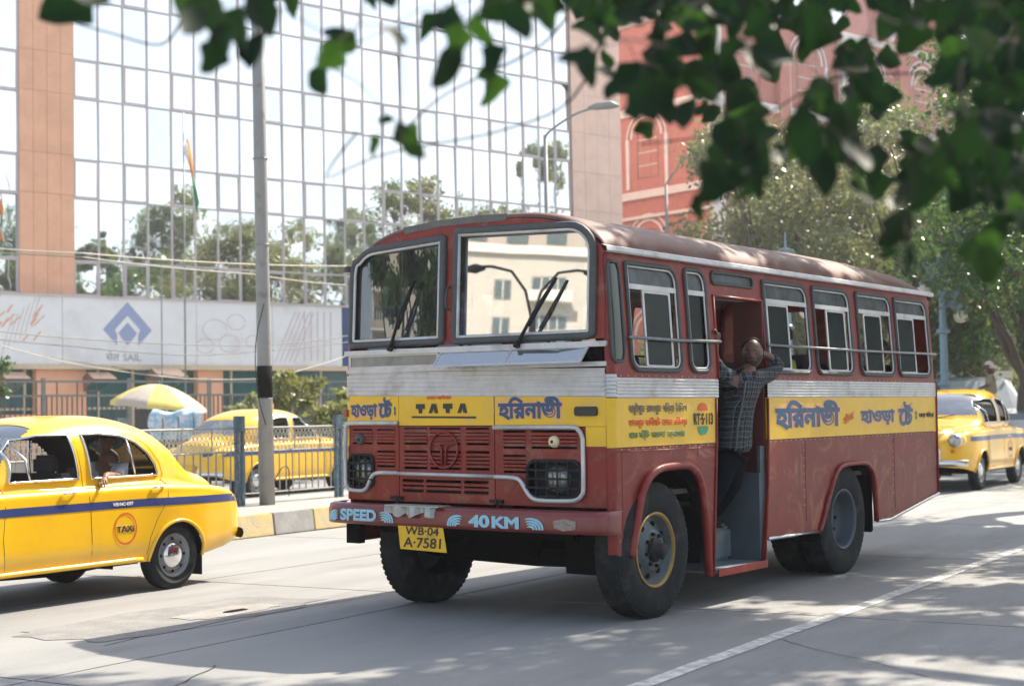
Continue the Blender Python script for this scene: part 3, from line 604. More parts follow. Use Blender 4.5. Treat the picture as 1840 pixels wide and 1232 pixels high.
lettering('lettering', 'বারুইপুর· রাজপুর· গিড়য়া· টািলগ', (.22, 1.535, 1.08, 1.63), SD, M_gl, bus, .018, off=.006)
lettering('lettering', 'যাদবপুর· কালীঘাট· হাজরা· রবীনদ্র', (.22, 1.435, 1.08, 1.52), SD, M_org, bus, .018, off=.006)
lettering('lettering', 'পাক সট্ীট· ধমতলা· বড়বাজার', (.22, 1.345, 1.04, 1.425), SD, M_gg, bus, .018, off=.006)
lettering('lettering', 'RT·S·113', (1.19, 1.448, 1.50, 1.543), SD, M_blk, bus, .03, off=.006)
def half(c, r, s, m):
    P = [(c[0] + r[0] * cos(a), c[1] + s * r[1] * sin(a)) for a in np.linspace(0, pi, 14)]
    P = P if s > 0 else P[::-1]
    n = 14; w = [(c[0] + r[0] * (1 - 2 * (i + .5) / 6) , c[1] - s * .0) for i in range(6)]
    b = MB().add([SD(x, z, .006) for x, z in P], [tuple(range(14))])
    for i in range(5): b.add([SD(c[0] - r[0] + 2 * r[0] * (i + k) / 5, c[1] + s * dz, .006) for k, dz in ((.1, .002), (.9, .002), (.5, -.012))], [(0, 1, 2)])
    return b.build('lotus_emblem', m, bus)
half((1.335, 1.568), (.078, .056), 1, mat('emblem_orange', (.75, .12, .02), .5)); half((1.335, 1.432), (.085, .066), -1, M_grn)
# floor, interior, chassis
MB().box((.25, .06, .90), (BL - .05, BW - .06, .95)).build('cabin_floor', M_int, bus) if False else None
plate('cabin_floor', [(.08, .06), (1.45, .06), (1.45, .85), (2.48, .85), (2.48, .06), (BL - .05, .06), (BL - .05, BW - .06), (.08, BW - .06)], [], lambda x, y, d: (x, y, .95 + d), M_int, bus, .04)
MB().grid([[(x, BW / 2 - (BW / 2 - .1) * cos(pi * i / 16), 2.72 + .3 * sin(pi * i / 16)) for i in range(17)] for x in (.12, 6.35)]).build('ceiling_lining', mat('cream_lining', (.25, .22, .18), .6), bus, True)
plate('dashboard', rc(.1, 1.85, BW - .1, 2.05), [], lambda y, z, d: (.12 + (2.05 - z) * .4 - d, y, z), M_int, bus, .05)
MB().box((.14, .9, .95), (.85, 1.75, 1.72)).build('engine_cowl', M_int, bus, bevel=.06)
sw = MB().tube([(.52 + .1 * sin(a), 2.02 + .22 * cos(a), 1.98 + .2 * sin(a)) for a in np.arange(0, 2 * pi, pi / 12)], .014, 6, closed=True).build('steering_wheel', M_rub, bus, True)
MB().tube([(.25, 2.02, 1.5), (.52, 2.02, 1.98)], .02, 6).build('column', M_rub, sw)
MB().box((1.45, .86, .95), (1.48, 1.9, 2.2)).build('partition', M_int, bus) if False else None
# seats
M_seat = mat('seat_vinyl', (.05, .045, .04), .5, 0, .2, 8)
sb = MB().box((0, 0, .45), (.42, .95, .53)).box((.38, 0, .53), (.46, .95, 1.05)); sm_ = sb.build('bench_seat', M_seat, bus, bevel=.03); sm_.location = (2.75, .12, .95)
for x in (3.55, 4.35, 5.15, 5.85):
    o = link('bench_seat', sm_.data, bus); o.location = (x, .12, .95)
for x in (1.4, 2.2, 3.0, 3.8, 4.6, 5.4):
    o = link('bench_seat', sm_.data, bus); o.location = (x, 1.58, .95)
MB().tube([(2.52, .15, .95), (2.52, .15, 2.8)], .016, 8).build('grab_pole', M_chr, bus, True); MB().tube([(1.5, .9, .95), (1.5, .9, 2.9)], .016, 8).build('grab_pole', M_steel, bus, True)
MB().tube([(.9, .75, 2.75), (6.2, .75, 2.75)], .014, 6).build('ceiling_rail', M_steel, bus); MB().tube([(.9, 1.9, 2.75), (6.2, 1.9, 2.75)], .014, 6).build('ceiling_rail', M_steel, bus)
MB().tube([(1.62, .08, 1.86), (2.1, .3, 1.86), (2.47, .35, 1.86)], .014, 6).build('grab_rail', M_rub, bus)
# step well
M_step = mat('step_metal', (.20, .24, .26), .42, .35, .25, 6, dirt=(.30, .30, .28), dscale=5, dth=(.45, .7), dstr=.6)
M_well = mat('stepwell_grey', (.065, .085, .10), .55, 0, .2, 5, dirt=(.06, .06, .06), dscale=4, dth=(.5, .7), dstr=.6)
MB().box((1.475, -.045, .245), (2.34, .34, .275)).build('lower_step', M_step, bus, bevel=.006)
plate('step_edge', rc(1.475, .225, 2.335, .285), [], lambda x, z, d: (x, -.05 - d, z), M_red, bus, .008)
MB().box((1.48, .30, .275), (2.36, .62, .56)).build('upper_step', M_step, bus, bevel=.03)
MB().box((1.48, .62, .56), (2.36, .86, .95)).build('step_riser', M_well, bus)
MB().box((2.335, .02, .26), (2.36, .86, 1.02)).build('stepwell_panel', M_well, bus)
MB().box((2.36, .02, .26), (2.46, .05, 1.25)).build('stepwell_panel', M_well, bus)
MB().box((2.44, .02, 1.02), (2.47, .30, 2.5)).build('door_partition', mat('partition_maroon', (.10, .02, .018), .6), bus)
MB().box((1.46, .02, .26), (1.478, .86, 1.9)).build('stepwell_panel', M_well, bus)
# chassis
for y in (.85, 1.7): MB().box((-.1, y, .66), (6.2, y + .09, .86)).build('chassis_rail', M_dark, bus)
MB().box((.2, .08, .80), (1.35, BW - .08, .84)).build('splash_guard', M_dark, bus)
MB().box((.02, .35, .60), (.12, 2.3, .70)).build('front_crossmember', M_dark, bus, bevel=.02)
MB().tube([(.58, .2, .50), (.58, .5, .42), (.58, 1.1, .40), (.58, 2.1, .42), (.58, 2.45, .50)], .07, 8).build('front_axle', M_dark, bus, True)
MB().tube([(4.08, .2, .50), (4.08, 1.0, .50), (4.08, 1.65, .50), (4.08, 2.4, .5)], .09, 10).build('rear_axle', M_dark, bus, True)
MB().lathe([(.01, -.2), (.14, -.17), (.2, 0), (.14, .17), (.01, .2)], 16, 'y', (4.08, 1.32, .5)).build('differential', M_dark, bus, True)
MB().tube([(1.2, 1.3, .58), (4.0, 1.32, .52)], .05, 8).build('drive_shaft', M_dark, bus)
MB().box((2.6, 1.85, .48), (3.4, 2.45, .85)).build('fuel_tank', M_dark, bus, bevel=.06)
MB().box((.35, .95, .42), (1.3, 1.7, .75)).build('engine_sump', M_dark, bus, bevel=.08)
for y in (.45, 2.2):
    for x in (.58, 4.08): MB().tube([(x - .6, y, .72), (x, y, .56), (x + .6, y, .72)], .04, 6).build('leaf_spring', M_dark, bus)
MB().box((4.78, .05, .35), (4.80, .6, .9)).build('mud_flap', M_dark, bus); MB().box((4.78, 2.05, .35), (4.80, 2.6, .9)).build('mud_flap', M_dark, bus)
for x, n in ((.75, 1), (4.1, 0)):
    MB().grid([[(x + (.62 if n else .68) * cos(a) * .95, y, .5 + .64 * sin(a)) for y in (.03, .55)] for a in np.linspace(-.25, pi + .25, 14)]).build('wheel_housing', M_dark, bus, True)
# wheels: hub faces -y (near side)
def tyre_prof(R, w, rim):   # half profile list (radius, y) from outer bead to inner bead
    h = w / 2
    return [(rim, -h * .78), (rim + .02, -h * .92), (rim + .06, -h * 1.0), ((rim + R) / 2, -h * 1.05), (R - .045, -h * .98), (R - .012, -h * .86), (R, -h * .72), (R, h * .72), (R - .012, h * .86), (R - .045, h * .98), ((rim + R) / 2, h * 1.05), (rim + .03, h * .95), (rim, h * .78)]
def tread_blocks(R, w, n=60):
    b = MB()
    for k in range(n):
        for s in (-1, 1):
            a0 = 2 * pi * (k + (.5 if s > 0 else 0)) / n; a1 = a0 + 2 * pi / n * .62
            q = lambda a, r, y: (r * cos(a), y, r * sin(a))
            y0, y1 = s * w * .28, s * w * .42
            b.add([q(a, r, y) for a in (a0, a1) for r in (R - .02, R + .0015) for y in (y0, y1)], [(0, 1, 3, 2), (4, 6, 7, 5), (0, 4, 5, 1), (2, 3, 7, 6), (0, 2, 6, 4), (1, 5, 7, 3)])
    return b
R = .512
def bus_wheel(x, y, hub, m_rim, flip=False):
    w = bpy.data.objects.new('wheel', None)
    wh = MB().lathe(tyre_prof(R, .25, .275), 56).build('wheel', M_tyre, bus, True); wh.location = (x, y, R + (.0 if y < 1 else -.026))
    if flip: wh.rotation_euler = (0, 0, pi)
    bpy.data.objects.remove(w)
    tread_blocks(R, .25).build('tread', M_tyre, wh, kind='stuff')
    if hub == 'front':
        MB().lathe([(.275, -.10), (.29, -.118), (.272, -.122), (.262, -.10)], 48).build('rim_edge', M_gold, wh, True)
        MB().lathe([(.275, -.105), (.262, -.10), (.25, -.045), (.235, -.04), (.16, -.085), (.145, -.10), (.12, -.10), (.01, -.10)], 48).build('rim', mat('teal_grey_rim', (.075, .10, .11), .4, .2, .25, 8, dirt=(.03, .03, .03), dscale=6, dth=(.45, .7), dstr=.7), wh, True)
        MB().lathe([(.095, -.09), (.09, -.13), (.075, -.14), (.06, -.145), (.052, -.19), (.03, -.20), (.001, -.20)], 24).build('hub', M_rub, wh, True)
        for k in range(8):
            a = 2 * pi * k / 8 + .2; MB().lathe([(.001, -.128), (.014, -.128), (.016, -.10)], 6, 'y', (.122 * cos(a), 0, .122 * sin(a))).build('wheel_nut', M_rub, wh)
            a += .39; MB().lathe([(.001, -.0735), (.021, -.0725), (.023, -.062)], 12, 'y', (.198 * cos(a), 0, .198 * sin(a))).build('rim_hole', M_dark, wh)
    else:
        MB().lathe([(.275, -.10), (.287, -.115), (.27, -.118), (.26, -.09), (.25, .0), (.235, .05), (.19, .07), (.12, .085), (.11, .05), (.09, .03), (.001, .03)], 48).build('rim', M_well, wh, True)
        for k in range(8): a = 2 * pi * k / 8; MB().lathe([(.001, .03), (.014, .03), (.016, .07)], 6, 'y', (.15 * cos(a), 0, .15 * sin(a))).build('wheel_nut', M_rub, wh)
    return wh
bus_wheel(.58, .115, 'front', M_steel); bus_wheel(.58, BW - .42, 'front', M_steel, True)
for y in (.15, .46): bus_wheel(4.085, y, 'rear', M_steel)
for y in (BW - .46, BW - .15): bus_wheel(4.085, y, 'rear', M_steel, True)

# rivets along the ledges and seams, cracks in the concrete
rv = MB()
def rivet(fn, a, z, r=.006): rv.add([fn(a + r * cos(t) * k, z + r * sin(t) * k, d) for k, d in ((1, .0), (.6, .004)) for t in np.arange(0, 2 * pi, pi / 3)], [tuple(range(6, 12))] + [(i, (i + 1) % 6, 6 + (i + 1) % 6, 6 + i) for i in range(6)])
for y in np.arange(.12, BW - .1, .085): rivet(lambda a, z, d: FR(a, z, d + .018), y, 1.917); rivet(lambda a, z, d: FR(a, z, d + .035), y, 2.065)
for t in np.arange(.12, 6.3, .10):
    if not 1.5 < t < 2.5: rivet(SD, t, 1.285); rivet(lambda a, z, d: SD(a, z, d + .002), t, 1.83)
for z in np.arange(.7, 1.28, .07): rivet(SD, 3.17, z); rivet(SD, 5.22, z)
rv.build('rivets', M_sil, bus, kind='stuff')
rnd0 = random.Random(12)
for (a, b, L_, an) in ((7.5, 8.0, 3.2, .1), (5.0, 5.6, 2.6, 1.4), (15.5, 9.4, 4.0, .25), (17, 4.6, 3.0, 1.7), (8.6, 2.4, 2.2, .9), (16.6, 12.2, 3, .2)):
    P = [(a, b)]
    for i in range(22): an += rnd0.uniform(-.28, .28) - .05 * (an - .3); P.append((P[-1][0] + L_ / 22 * cos(an), P[-1][1] + L_ / 22 * sin(an)))
    MB().grid([[tuple(road(x, y - .004 - .004 * rnd0.random(), .0045)), tuple(road(x, y + .004 + .004 * rnd0.random(), .0045))] for x, y in P]).build('crack', M_joint, road_bed)
# =================================================================== people (skinned figures)
def skinned(joints, edges, sub=2, root=0):
    """joints: (x, y, z, rx[, ry]); returns a mesh grown by a Skin modifier"""
    me = bpy.data.meshes.new('sk'); me.from_pydata([j[:3] for j in joints], edges, []); me.update()
    o = bpy.data.objects.new('sk', me); COL.objects.link(o)
    o.modifiers.new('s', 'SKIN'); sv = me.skin_vertices[0].data if me.skin_vertices else None
    if sv is None:
        bm = bmesh.new(); bm.from_mesh(me); bm.verts.layers.skin.verify(); bm.to_mesh(me); bm.free(); sv = me.skin_vertices[0].data
    for i, j in enumerate(joints): sv[i].radius = (j[3], j[4] if len(j) > 4 else j[3]); sv[i].use_root = (i == root)
    md = o.modifiers.new('d', 'SUBSURF'); md.levels = sub; md.render_levels = sub
    dg = bpy.context.evaluated_depsgraph_get(); dg.update()
    m2 = bpy.data.meshes.new_from_object(o.evaluated_get(dg)); bpy.data.objects.remove(o); bpy.data.meshes.remove(me)
    return m2
def join_meshes(name, ms, parent, m, smooth=True):
    bm = bmesh.new()
    for k in ms: bm.from_mesh(k)
    bmesh.ops.recalc_face_normals(bm, faces=bm.faces[:])
    me = bpy.data.meshes.new(name); bm.to_mesh(me); bm.free(); me.materials.clear()
    return link(name, me, parent, m, smooth)
def head_mesh(c, h, fwd, up=(0, 0, 1)):
    """c: centre; h: head height; fwd: facing direction"""
    bm = bmesh.new(); bmesh.ops.create_uvsphere(bm, u_segments=32, v_segments=24, radius=1)
    f = Vector(fwd).normalized(); u = Vector(up); u = (u - f * u.dot(f)).normalized(); s = f.cross(u)
    for v in bm.verts:
        x, y, z = v.co   # y forward
        w = .345 * (1 - .30 * max(0, -z) ** 1.3 - .05 * max(0, z)); d = .44 * (1 - .12 * max(0, -z))
        X, Y, Z = x * w, y * d, z * .5
        if y > 0:
            Y -= .03 * max(0, -z - .2); g = math.exp(-(x / .2) ** 2)
            Y += .13 * g * math.exp(-((z + .13) / .17) ** 2)            # nose
            Y += .045 * math.exp(-((z - .16) / .08) ** 2) * math.exp(-(x / .6) ** 4)   # brow
            Y -= .06 * math.exp(-((z - .02) / .10) ** 2) * math.exp(-((abs(x) - .36) / .16) ** 2)   # eye sockets
            Y += .03 * math.exp(-((z + .45) / .07) ** 2) * math.exp(-(x / .26) ** 2)  # lips
            Y += .03 * math.exp(-((z + .85) / .14) ** 2) * g              # chin
        v.co = Vector(c) + (s * -X + f * Y + u * Z) * h
    for k in (-1, 1):   # ears
        r = bmesh.ops.create_uvsphere(bm, u_segments=10, v_segments=8, radius=1)
        for v in r['verts']:
            x, y, z = v.co; v.co = Vector(c) + (s * (k * .355 + x * .03) + f * (y * .07 - .03) + u * (z * .12 - .02)) * h
    me = bpy.data.meshes.new('head'); bm.to_mesh(me); bm.free(); return me
def cap_mesh(c, h, fwd, lo=.1, grow=1.05, front=.4, bald=None):
    bm = bmesh.new(); bmesh.ops.create_uvsphere(bm, u_segments=28, v_segments=20, radius=1)
    f = Vector(fwd).normalized(); u = Vector((0, 0, 1)); u = (u - f * u.dot(f)).normalized(); s = f.cross(u)
    kill = []
    for v in bm.verts:
        x, y, z = v.co
        if z < -.35 or (y > .15 and z < front) or (y > -.25 and z < lo and y > -.1 - z) or (bald and y > bald and z > -.1 and abs(x) < .58): kill.append(v)
    sv = {v: v.co.copy() for v in bm.verts}
    for v in bm.verts:
        x, y, z = v.co; v.co = Vector(c) + (s * -x * .37 + f * y * .45 + u * z * .51) * h * grow
    bmesh.ops.delete(bm, geom=kill, context='VERTS')
    me = bpy.data.meshes.new('hair'); bm.to_mesh(me); bm.free(); return me
def hand_meshes(w, d, n, L=.17, curl=1.0, side=1):
    """w wrist, d finger direction, n palm normal (curl towards n); five separate curled fingers"""
    w = Vector(w); d = Vector(d).normalized(); n = Vector(n); n = (n - d * n.dot(d)).normalized(); s = d.cross(n) * side; out = []
    P = lambda a, b, c: tuple(w + d * a * L + s * b * L + n * c * L)
    out.append(skinned([(*P(-.12, 0, 0), .17 * L), (*P(.12, 0, 0), .2 * L, .13 * L), (*P(.38, 0, .02), .25 * L, .11 * L), (*P(.5, 0, .03), .22 * L, .09 * L)], [(0, 1), (1, 2), (2, 3)], 1))
    for i, (b, ln) in enumerate(((-.19, .40), (-.065, .46), (.065, .43), (.19, .33))):
        c = curl
        p = [P(.42, b * .9, .02), P(.52, b, .03), P(.52 + ln * .42 * cos(.5 * c), b * 1.05, .03 + ln * .42 * sin(.5 * c)), P(.52 + ln * (.42 * cos(.5 * c) + .32 * cos(1.3 * c)), b * 1.05, .03 + ln * (.42 * sin(.5 * c) + .32 * sin(1.3 * c))), P(.52 + ln * (.42 * cos(.5 * c) + .32 * cos(1.3 * c) + .26 * cos(2.0 * c)), b * 1.05, .03 + ln * (.42 * sin(.5 * c) + .32 * sin(1.3 * c) + .26 * sin(2 * c)))]
        r = [.05, .052, .048, .044, .036]; out.append(skinned([(*q, k * L) for q, k in zip(p, r)], [(i_, i_ + 1) for i_ in range(4)], 1))
    p = [P(.1, -.16, .05), P(.24, -.27, .1), P(.38, -.30, .2), P(.48, -.27, .3)]
    out.append(skinned([(*q, k * L) for q, k in zip(p, (.07, .06, .052, .04))], [(0, 1), (1, 2), (2, 3)], 1)); return out
M_skin = mat('brown_skin', (.12, .055, .034), .45, 0, .1, 20, bump=.1, bscale=90)
M_skin2 = mat('light_brown_skin', (.25, .13, .08), .5, 0, .1, 20)
M_hair = mat('black_hair', (.015, .013, .012), .5, 0, .3, 60, bump=.6, bscale=120)
M_ghair = mat('greying_hair', (.055, .053, .05), .7, 0, .4, 80, bump=.6, bscale=120)
M_eye = mat('eye_dark', (.06, .05, .045), .25)
def plaid(name, base, l1, l2, sc):
    m = bpy.data.materials.new(name); m.use_nodes = True; N = m.node_tree.nodes; L = m.node_tree.links; p = N['Principled BSDF']; p.inputs['Roughness'].default_value = .85
    tc = N.new('ShaderNodeTexCoord'); sep = N.new('ShaderNodeSeparateXYZ'); 
    nz = N.new('ShaderNodeTexNoise'); nz.inputs['Scale'].default_value = 6; L.new(tc.outputs['Object'], nz.inputs[0])
    ad = N.new('ShaderNodeMixRGB'); ad.blend_type = 'ADD'; ad.inputs[0].default_value = .05; L.new(tc.outputs['Object'], ad.inputs[1]); L.new(nz.outputs['Color'], ad.inputs[2]); L.new(ad.outputs[0], sep.inputs[0])
    def band(ax, f, th):
        a = N.new('ShaderNodeMath'); a.operation = 'MULTIPLY'; a.inputs[1].default_value = f; L.new(sep.outputs[ax], a.inputs[0])
        b = N.new('ShaderNodeMath'); b.operation = 'FRACT'; L.new(a.outputs[0], b.inputs[0]); c = N.new('ShaderNodeMath'); c.operation = 'LESS_THAN'; c.inputs[1].default_value = th; L.new(b.outputs[0], c.inputs[0]); return c.outputs[0]
    def mixc(fac, c1, c2, k):
        x = N.new('ShaderNodeMix'); x.data_type = 'RGBA'; mu = N.new('ShaderNodeMath'); mu.operation = 'MULTIPLY'; mu.inputs[1].default_value = k; L.new(fac, mu.inputs[0]); L.new(mu.outputs[0], x.inputs[0])
        if isinstance(c1, tuple): x.inputs[6].default_value = (*c1, 1)
        else: L.new(c1, x.inputs[6])
        x.inputs[7].default_value = (*c2, 1); return x.outputs[2]
    o = mixc(band(0, sc, .42), base, l1, .75); o = mixc(band(2, sc, .42), o, l1, .6); o = mixc(band(0, sc * 2, .12), o, l2, .7); o = mixc(band(2, sc * 2, .12), o, l2, .7)
    L.new(o, p.inputs['Base Color']); b = N.new('ShaderNodeBump'); b.inputs['Strength'].default_value = .5; n2 = N.new('ShaderNodeTexNoise'); n2.inputs['Scale'].default_value = 9; n2.inputs['Detail'].default_value = 3; b.inputs['Distance'].default_value = .03
    L.new(tc.outputs['Object'], n2.inputs[0]); L.new(n2.outputs[0], b.inputs['Height']); L.new(b.outputs[0], p.inputs['Normal']); return m
M_plaid = plaid('plaid_cotton', (.032, .044, .052), (.002, .003, .005), (.15, .17, .18), 12)
M_trou = mat('dark_trousers', (.004, .007, .010), .95, 0, .25, 10, spec=.1, bump=.4, bscale=14)
M_shoe = mat('black_shoe', (.02, .02, .02), .4, 0, .2, 10)
# conductor, in bus coordinates (x back, y away from us, z up) -> world
BMW = Matrix.Translation(bus.location) @ Matrix.Rotation(pi / 2 - BY, 4, 'Z')
man = thing('person', 'man in a dark checked shirt standing in the bus doorway, hand behind his head', 'person', tuple(BMW @ Vector((1.95, .3, .57))), pi / 2 - BY)
def mk(p): return (p[0] - 1.95, p[1] - .3, p[2] - .57)
def J(*a): return [(*mk(q[:3]), *q[3:]) for q in a]
# joints: pelvis, chest...
body_j = J((2.10, .13, 1.26, .12, .08), (2.09, .10, 1.45, .13, .095), (2.06, .04, 1.66, .15, .10), (2.07, -.01, 1.80, .13, .09), (2.08, -.04, 1.90, .052), (2.11, -.07, 1.97, .05),
           (1.84, .04, 1.83, .06), (1.72, .06, 1.93, .046), (1.655, .04, 2.03, .036), (1.625, .0, 2.115, .027),
           (2.27, -.03, 1.83, .06), (2.47, -.05, 1.86, .05), (2.655, -.05, 1.945, .042), (2.48, -.04, 2.02, .036), (2.30, .0, 2.06, .028),
           (2.0, .16, 1.16, .07), (1.83, .14, .90, .066), (1.82, .36, .64, .042), (2.10, .16, 1.16, .08), (2.06, .16, .90, .062), (1.97, .33, .66, .042))
be = [(0, 1), (1, 2), (2, 3), (3, 4), (4, 5), (3, 6), (6, 7), (7, 8), (8, 9), (3, 10), (10, 11), (11, 12), (12, 13), (13, 14), (0, 15), (15, 16), (16, 17), (0, 18), (18, 19), (19, 20)]
hc = mk((2.12, -.075, 2.035))
parts = [skinned(body_j, be, 2), head_mesh(hc, .25, (-.93, -.36, -.12))]
parts += hand_meshes(mk((1.625, .0, 2.115)), (-.15, -.2, 1), (-.4, .7, 0), .17, 1.15, 1)
parts += hand_meshes(mk((2.30, .0, 2.06)), (-1, .12, .1), (0, -.6, -.2), .16, .5, 1)
bodyo = join_meshes('body', parts, man, M_skin)
ft = Vector((-.93, -.36, 0)).normalized(); fs = Vector((.36, -.93, 0))
join_meshes('hair', [cap_mesh(hc, .25, (-.93, -.36, -.12), lo=.2, front=.86, grow=1.06, bald=.2)], man, M_ghair)
for s in (-1, 1):
    e = Vector(hc) + ft * .098 + fs * s * .034 + Vector((0, 0, .0)); MB().lathe([(.001, -.007), (.006, -.005), (.008, 0), (.006, .005), (.001, .007)], 10, 'z', tuple(e)).build('eye', M_eye, man, True)
    MB().tube([tuple(e + ft * .012 + Vector((0, 0, .022)) - fs * .018), tuple(e + ft * .016 + Vector((0, 0, .028))), tuple(e + ft * .008 + Vector((0, 0, .022)) + fs * .018)], .0045, 5).build('eyebrow', M_hair, man)
def face_patch(c, h, fwd, cond, grow):
    bm = bmesh.new(); bmesh.ops.create_uvsphere(bm, u_segments=40, v_segments=30, radius=1); f = Vector(fwd).normalized(); u = Vector((0, 0, 1)); u = (u - f * u.dot(f)).normalized(); s = f.cross(u); kill = []
    for v in bm.verts:
        x, y, z = v.co
        if not cond(x, y, z): kill.append(v)
        w = .345 * (1 - .30 * max(0, -z) ** 1.3 - .05 * max(0, z)); d = .44 * (1 - .12 * max(0, -z)); Y = y * d - .03 * max(0, -z - .2) + .03 * math.exp(-((z + .85) / .14) ** 2) * math.exp(-(x / .2) ** 2)
        v.co = Vector(c) + (s * -x * w + f * Y + u * z * .5) * h * grow
    bmesh.ops.delete(bm, geom=kill, context='VERTS'); me = bpy.data.meshes.new('patch'); bm.to_mesh(me); bm.free(); return me
join_meshes('beard', [face_patch(hc, .25, (-.93, -.36, -.12), lambda x, y, z: y > -.1 and z < -.42 - .25 * (abs(x) < .25) * (z > -.62) + .35 * (abs(x) > .55), 1.035)], man, mat('grey_stubble', (.05, .045, .042), .8, 0, .4, 90))
mo = Vector(hc) + ft * .118 + Vector((0, 0, -.058)); MB().tube([tuple(mo - fs * .03 - Vector((0, 0, .012)) - ft * .01), tuple(mo - fs * .012), tuple(mo + fs * .012), tuple(mo + fs * .03 - Vector((0, 0, .012)) - ft * .01)], .010, 6).build('moustache', M_ghair, man, True)
for s_ in (-1, 1):
    nb = Vector(mk((2.06, -.03, 1.875))) + ft * .07 + fs * s_ * .03; MB().add([tuple(nb), tuple(nb + fs * s_ * .075 - ft * .05 + Vector((0, 0, .012))), tuple(nb + fs * s_ * .06 + ft * .015 - Vector((0, 0, .055))), tuple(nb - Vector((0, 0, .085)) + ft * .02)], [(0, 1, 2, 3)]).build('collar', M_plaid, man)
shirt_j = J((2.10, .12, 1.19, .215, .14), (2.10, .11, 1.28, .215, .14), (2.09, .09, 1.46, .20, .13), (2.08, .04, 1.66, .205, .13), (2.07, -.01, 1.80, .165, .105), (2.08, -.03, 1.86, .08),
            (1.84, .04, 1.83, .082), (1.72, .06, 1.92, .066), (1.675, .05, 1.99, .058), (2.27, -.03, 1.83, .082), (2.47, -.05, 1.86, .068), (2.66, -.05, 1.945, .062), (2.50, -.04, 2.01, .056))
sh = join_meshes('shirt', [skinned(shirt_j, [(0, 1), (1, 2), (2, 3), (3, 4), (4, 5), (4, 6), (6, 7), (7, 8), (4, 9), (9, 10), (10, 11), (11, 12)], 2)], man, M_plaid)
MB().tube([mk((1.93, -.10, 1.80)), mk((1.90, -.09, 1.66)), mk((1.885, -.04, 1.45)), mk((1.88, -.01, 1.22))], .010, 5).build('button_placket', mat('placket_cloth', (.10, .115, .12), .8), man, True)
MB().add([mk(p) for p in ((1.985, .02, 1.885), (2.03, -.115, 1.885), (1.93, -.085, 1.74))], [(0, 1, 2)]).build('vest', mat('pinkish_vest', (.30, .13, .11), .8), man)
join_meshes('trousers', [skinned(J((2.09, .13, 1.30, .17, .12), (2.0, .15, 1.14, .125), (1.83, .14, .90, .09), (1.83, .35, .635, .068), (2.13, .14, 1.14, .125), (2.07, .15, .90, .095), (1.98, .32, .65, .07)), [(0, 1), (1, 2), (2, 3), (0, 4), (4, 5), (5, 6)], 2)], man, M_trou)
for (x, y) in ((1.82, .36), (1.985, .33)):
    join_meshes('shoe', [skinned(J((x, y + .03, .608, .04), (x + .02, y - .06, .598, .042, .034), (x + .035, y - .15, .59, .04, .026)), [(0, 1), (1, 2)], 2)], man, M_shoe)
# seated passengers and driver: upper bodies with arms
def sitter(label, loc, rz, shirt, skin, hair, fwd=(-1, 0, 0), arms=None, cap=False, scale=1, legs=True, group=None, hh=.235):
    t = thing('person', label, 'person', loc, rz, group, scale)
    aL = [(.0, .2, .52, .055), (-.08, .26, .30, .045), (-.30, .20, .22, .036)]; aR = [(.0, -.2, .52, .055), (-.08, -.26, .30, .045), (-.30, -.20, .22, .036)]
    if arms: aR = arms
    jt = [(0, 0, .05, .15, .11), (0, 0, .28, .14, .10), (-.01, 0, .47, .15, .09), (-.01, 0, .56, .055), (-.02, 0, .66, .05)] + aL + aR
    E_ = [(0, 1), (1, 2), (2, 3), (3, 4), (2, 5), (5, 6), (6, 7), (2, 8)] + [(7 + i, 8 + i) for i in range(1, len(aR))]
    if legs:
        k = len(jt); jt += [(-.05, .1, .0, .08), (-.42, .12, .02, .065), (-.45, .12, -.38, .045), (-.05, -.1, .0, .08), (-.42, -.12, .02, .065), (-.45, -.12, -.38, .045)]
        E_ += [(0, k), (k, k + 1), (k + 1, k + 2), (0, k + 3), (k + 3, k + 4), (k + 4, k + 5)]
    hc = (-.03, 0, .76)
    ms = [skinned(jt, E_, 1), head_mesh(hc, hh, fwd)]
    if arms: ms += hand_meshes(arms[-1][:3], tuple(Vector(arms[-1][:3]) - Vector(arms[-2][:3])), (0, -.3, -1), .16, .9)
    join_meshes('body', ms, t, skin)
    sj = [(j[0], j[1], j[2], j[3] * 1.13 + .008, (j[4] if len(j) > 4 else j[3]) * 1.15 + .008) for j in jt[:4] + jt[5:7] + jt[8:10]]
    join_meshes('shirt', [skinned(sj, [(0, 1), (1, 2), (2, 3), (2, 4), (4, 5), (2, 6), (6, 7)], 1)], t, shirt)
    join_meshes('hair' if not cap else 'cap', [cap_mesh(hc, hh, fwd, front=.3 if not cap else .2, grow=1.06 if not cap else 1.14)], t, hair); return t
M_sblue = mat('blue_shirt', (.04, .10, .22), .8, 0, .15, 8); M_sgrn = mat('yellow_green_cloth', (.28, .34, .07), .8, 0, .2, 25); M_swht = mat('white_cotton', (.62, .60, .60), .8, 0, .1, 8, bump=.3, bscale=15)
M_sdk = mat('dark_cloth', (.03, .03, .04), .8, 0, .2, 8); M_skhk = mat('khaki_cloth', (.28, .24, .15), .8, 0, .1, 8)
def bl(x, y, z): return tuple(BMW @ Vector((x, y, z)))
sitter('bus driver in a blue shirt seated behind the first side window', bl(.62, .42, 1.42), pi / 2 - BY, M_sblue, M_skin, M_hair, arms=[(.0, -.2, .52, .055), (-.05, -.25, .28, .045), (-.22, -.14, .33, .036)])
sitter('passenger in yellow-green clothes behind the window just after the bus door', bl(3.28, .38, 1.44), pi / 2 - BY, M_sgrn, M_skin, M_hair)
sitter('dark haired passenger by the second window after the bus door', bl(3.78, .45, 1.50), pi / 2 - BY, M_sdk, M_skin, M_hair)
sitter('passenger in dark clothes behind the last side window of the bus', bl(6.13, .45, 1.42), pi / 2 - BY, M_sdk, M_skin, M_hair)

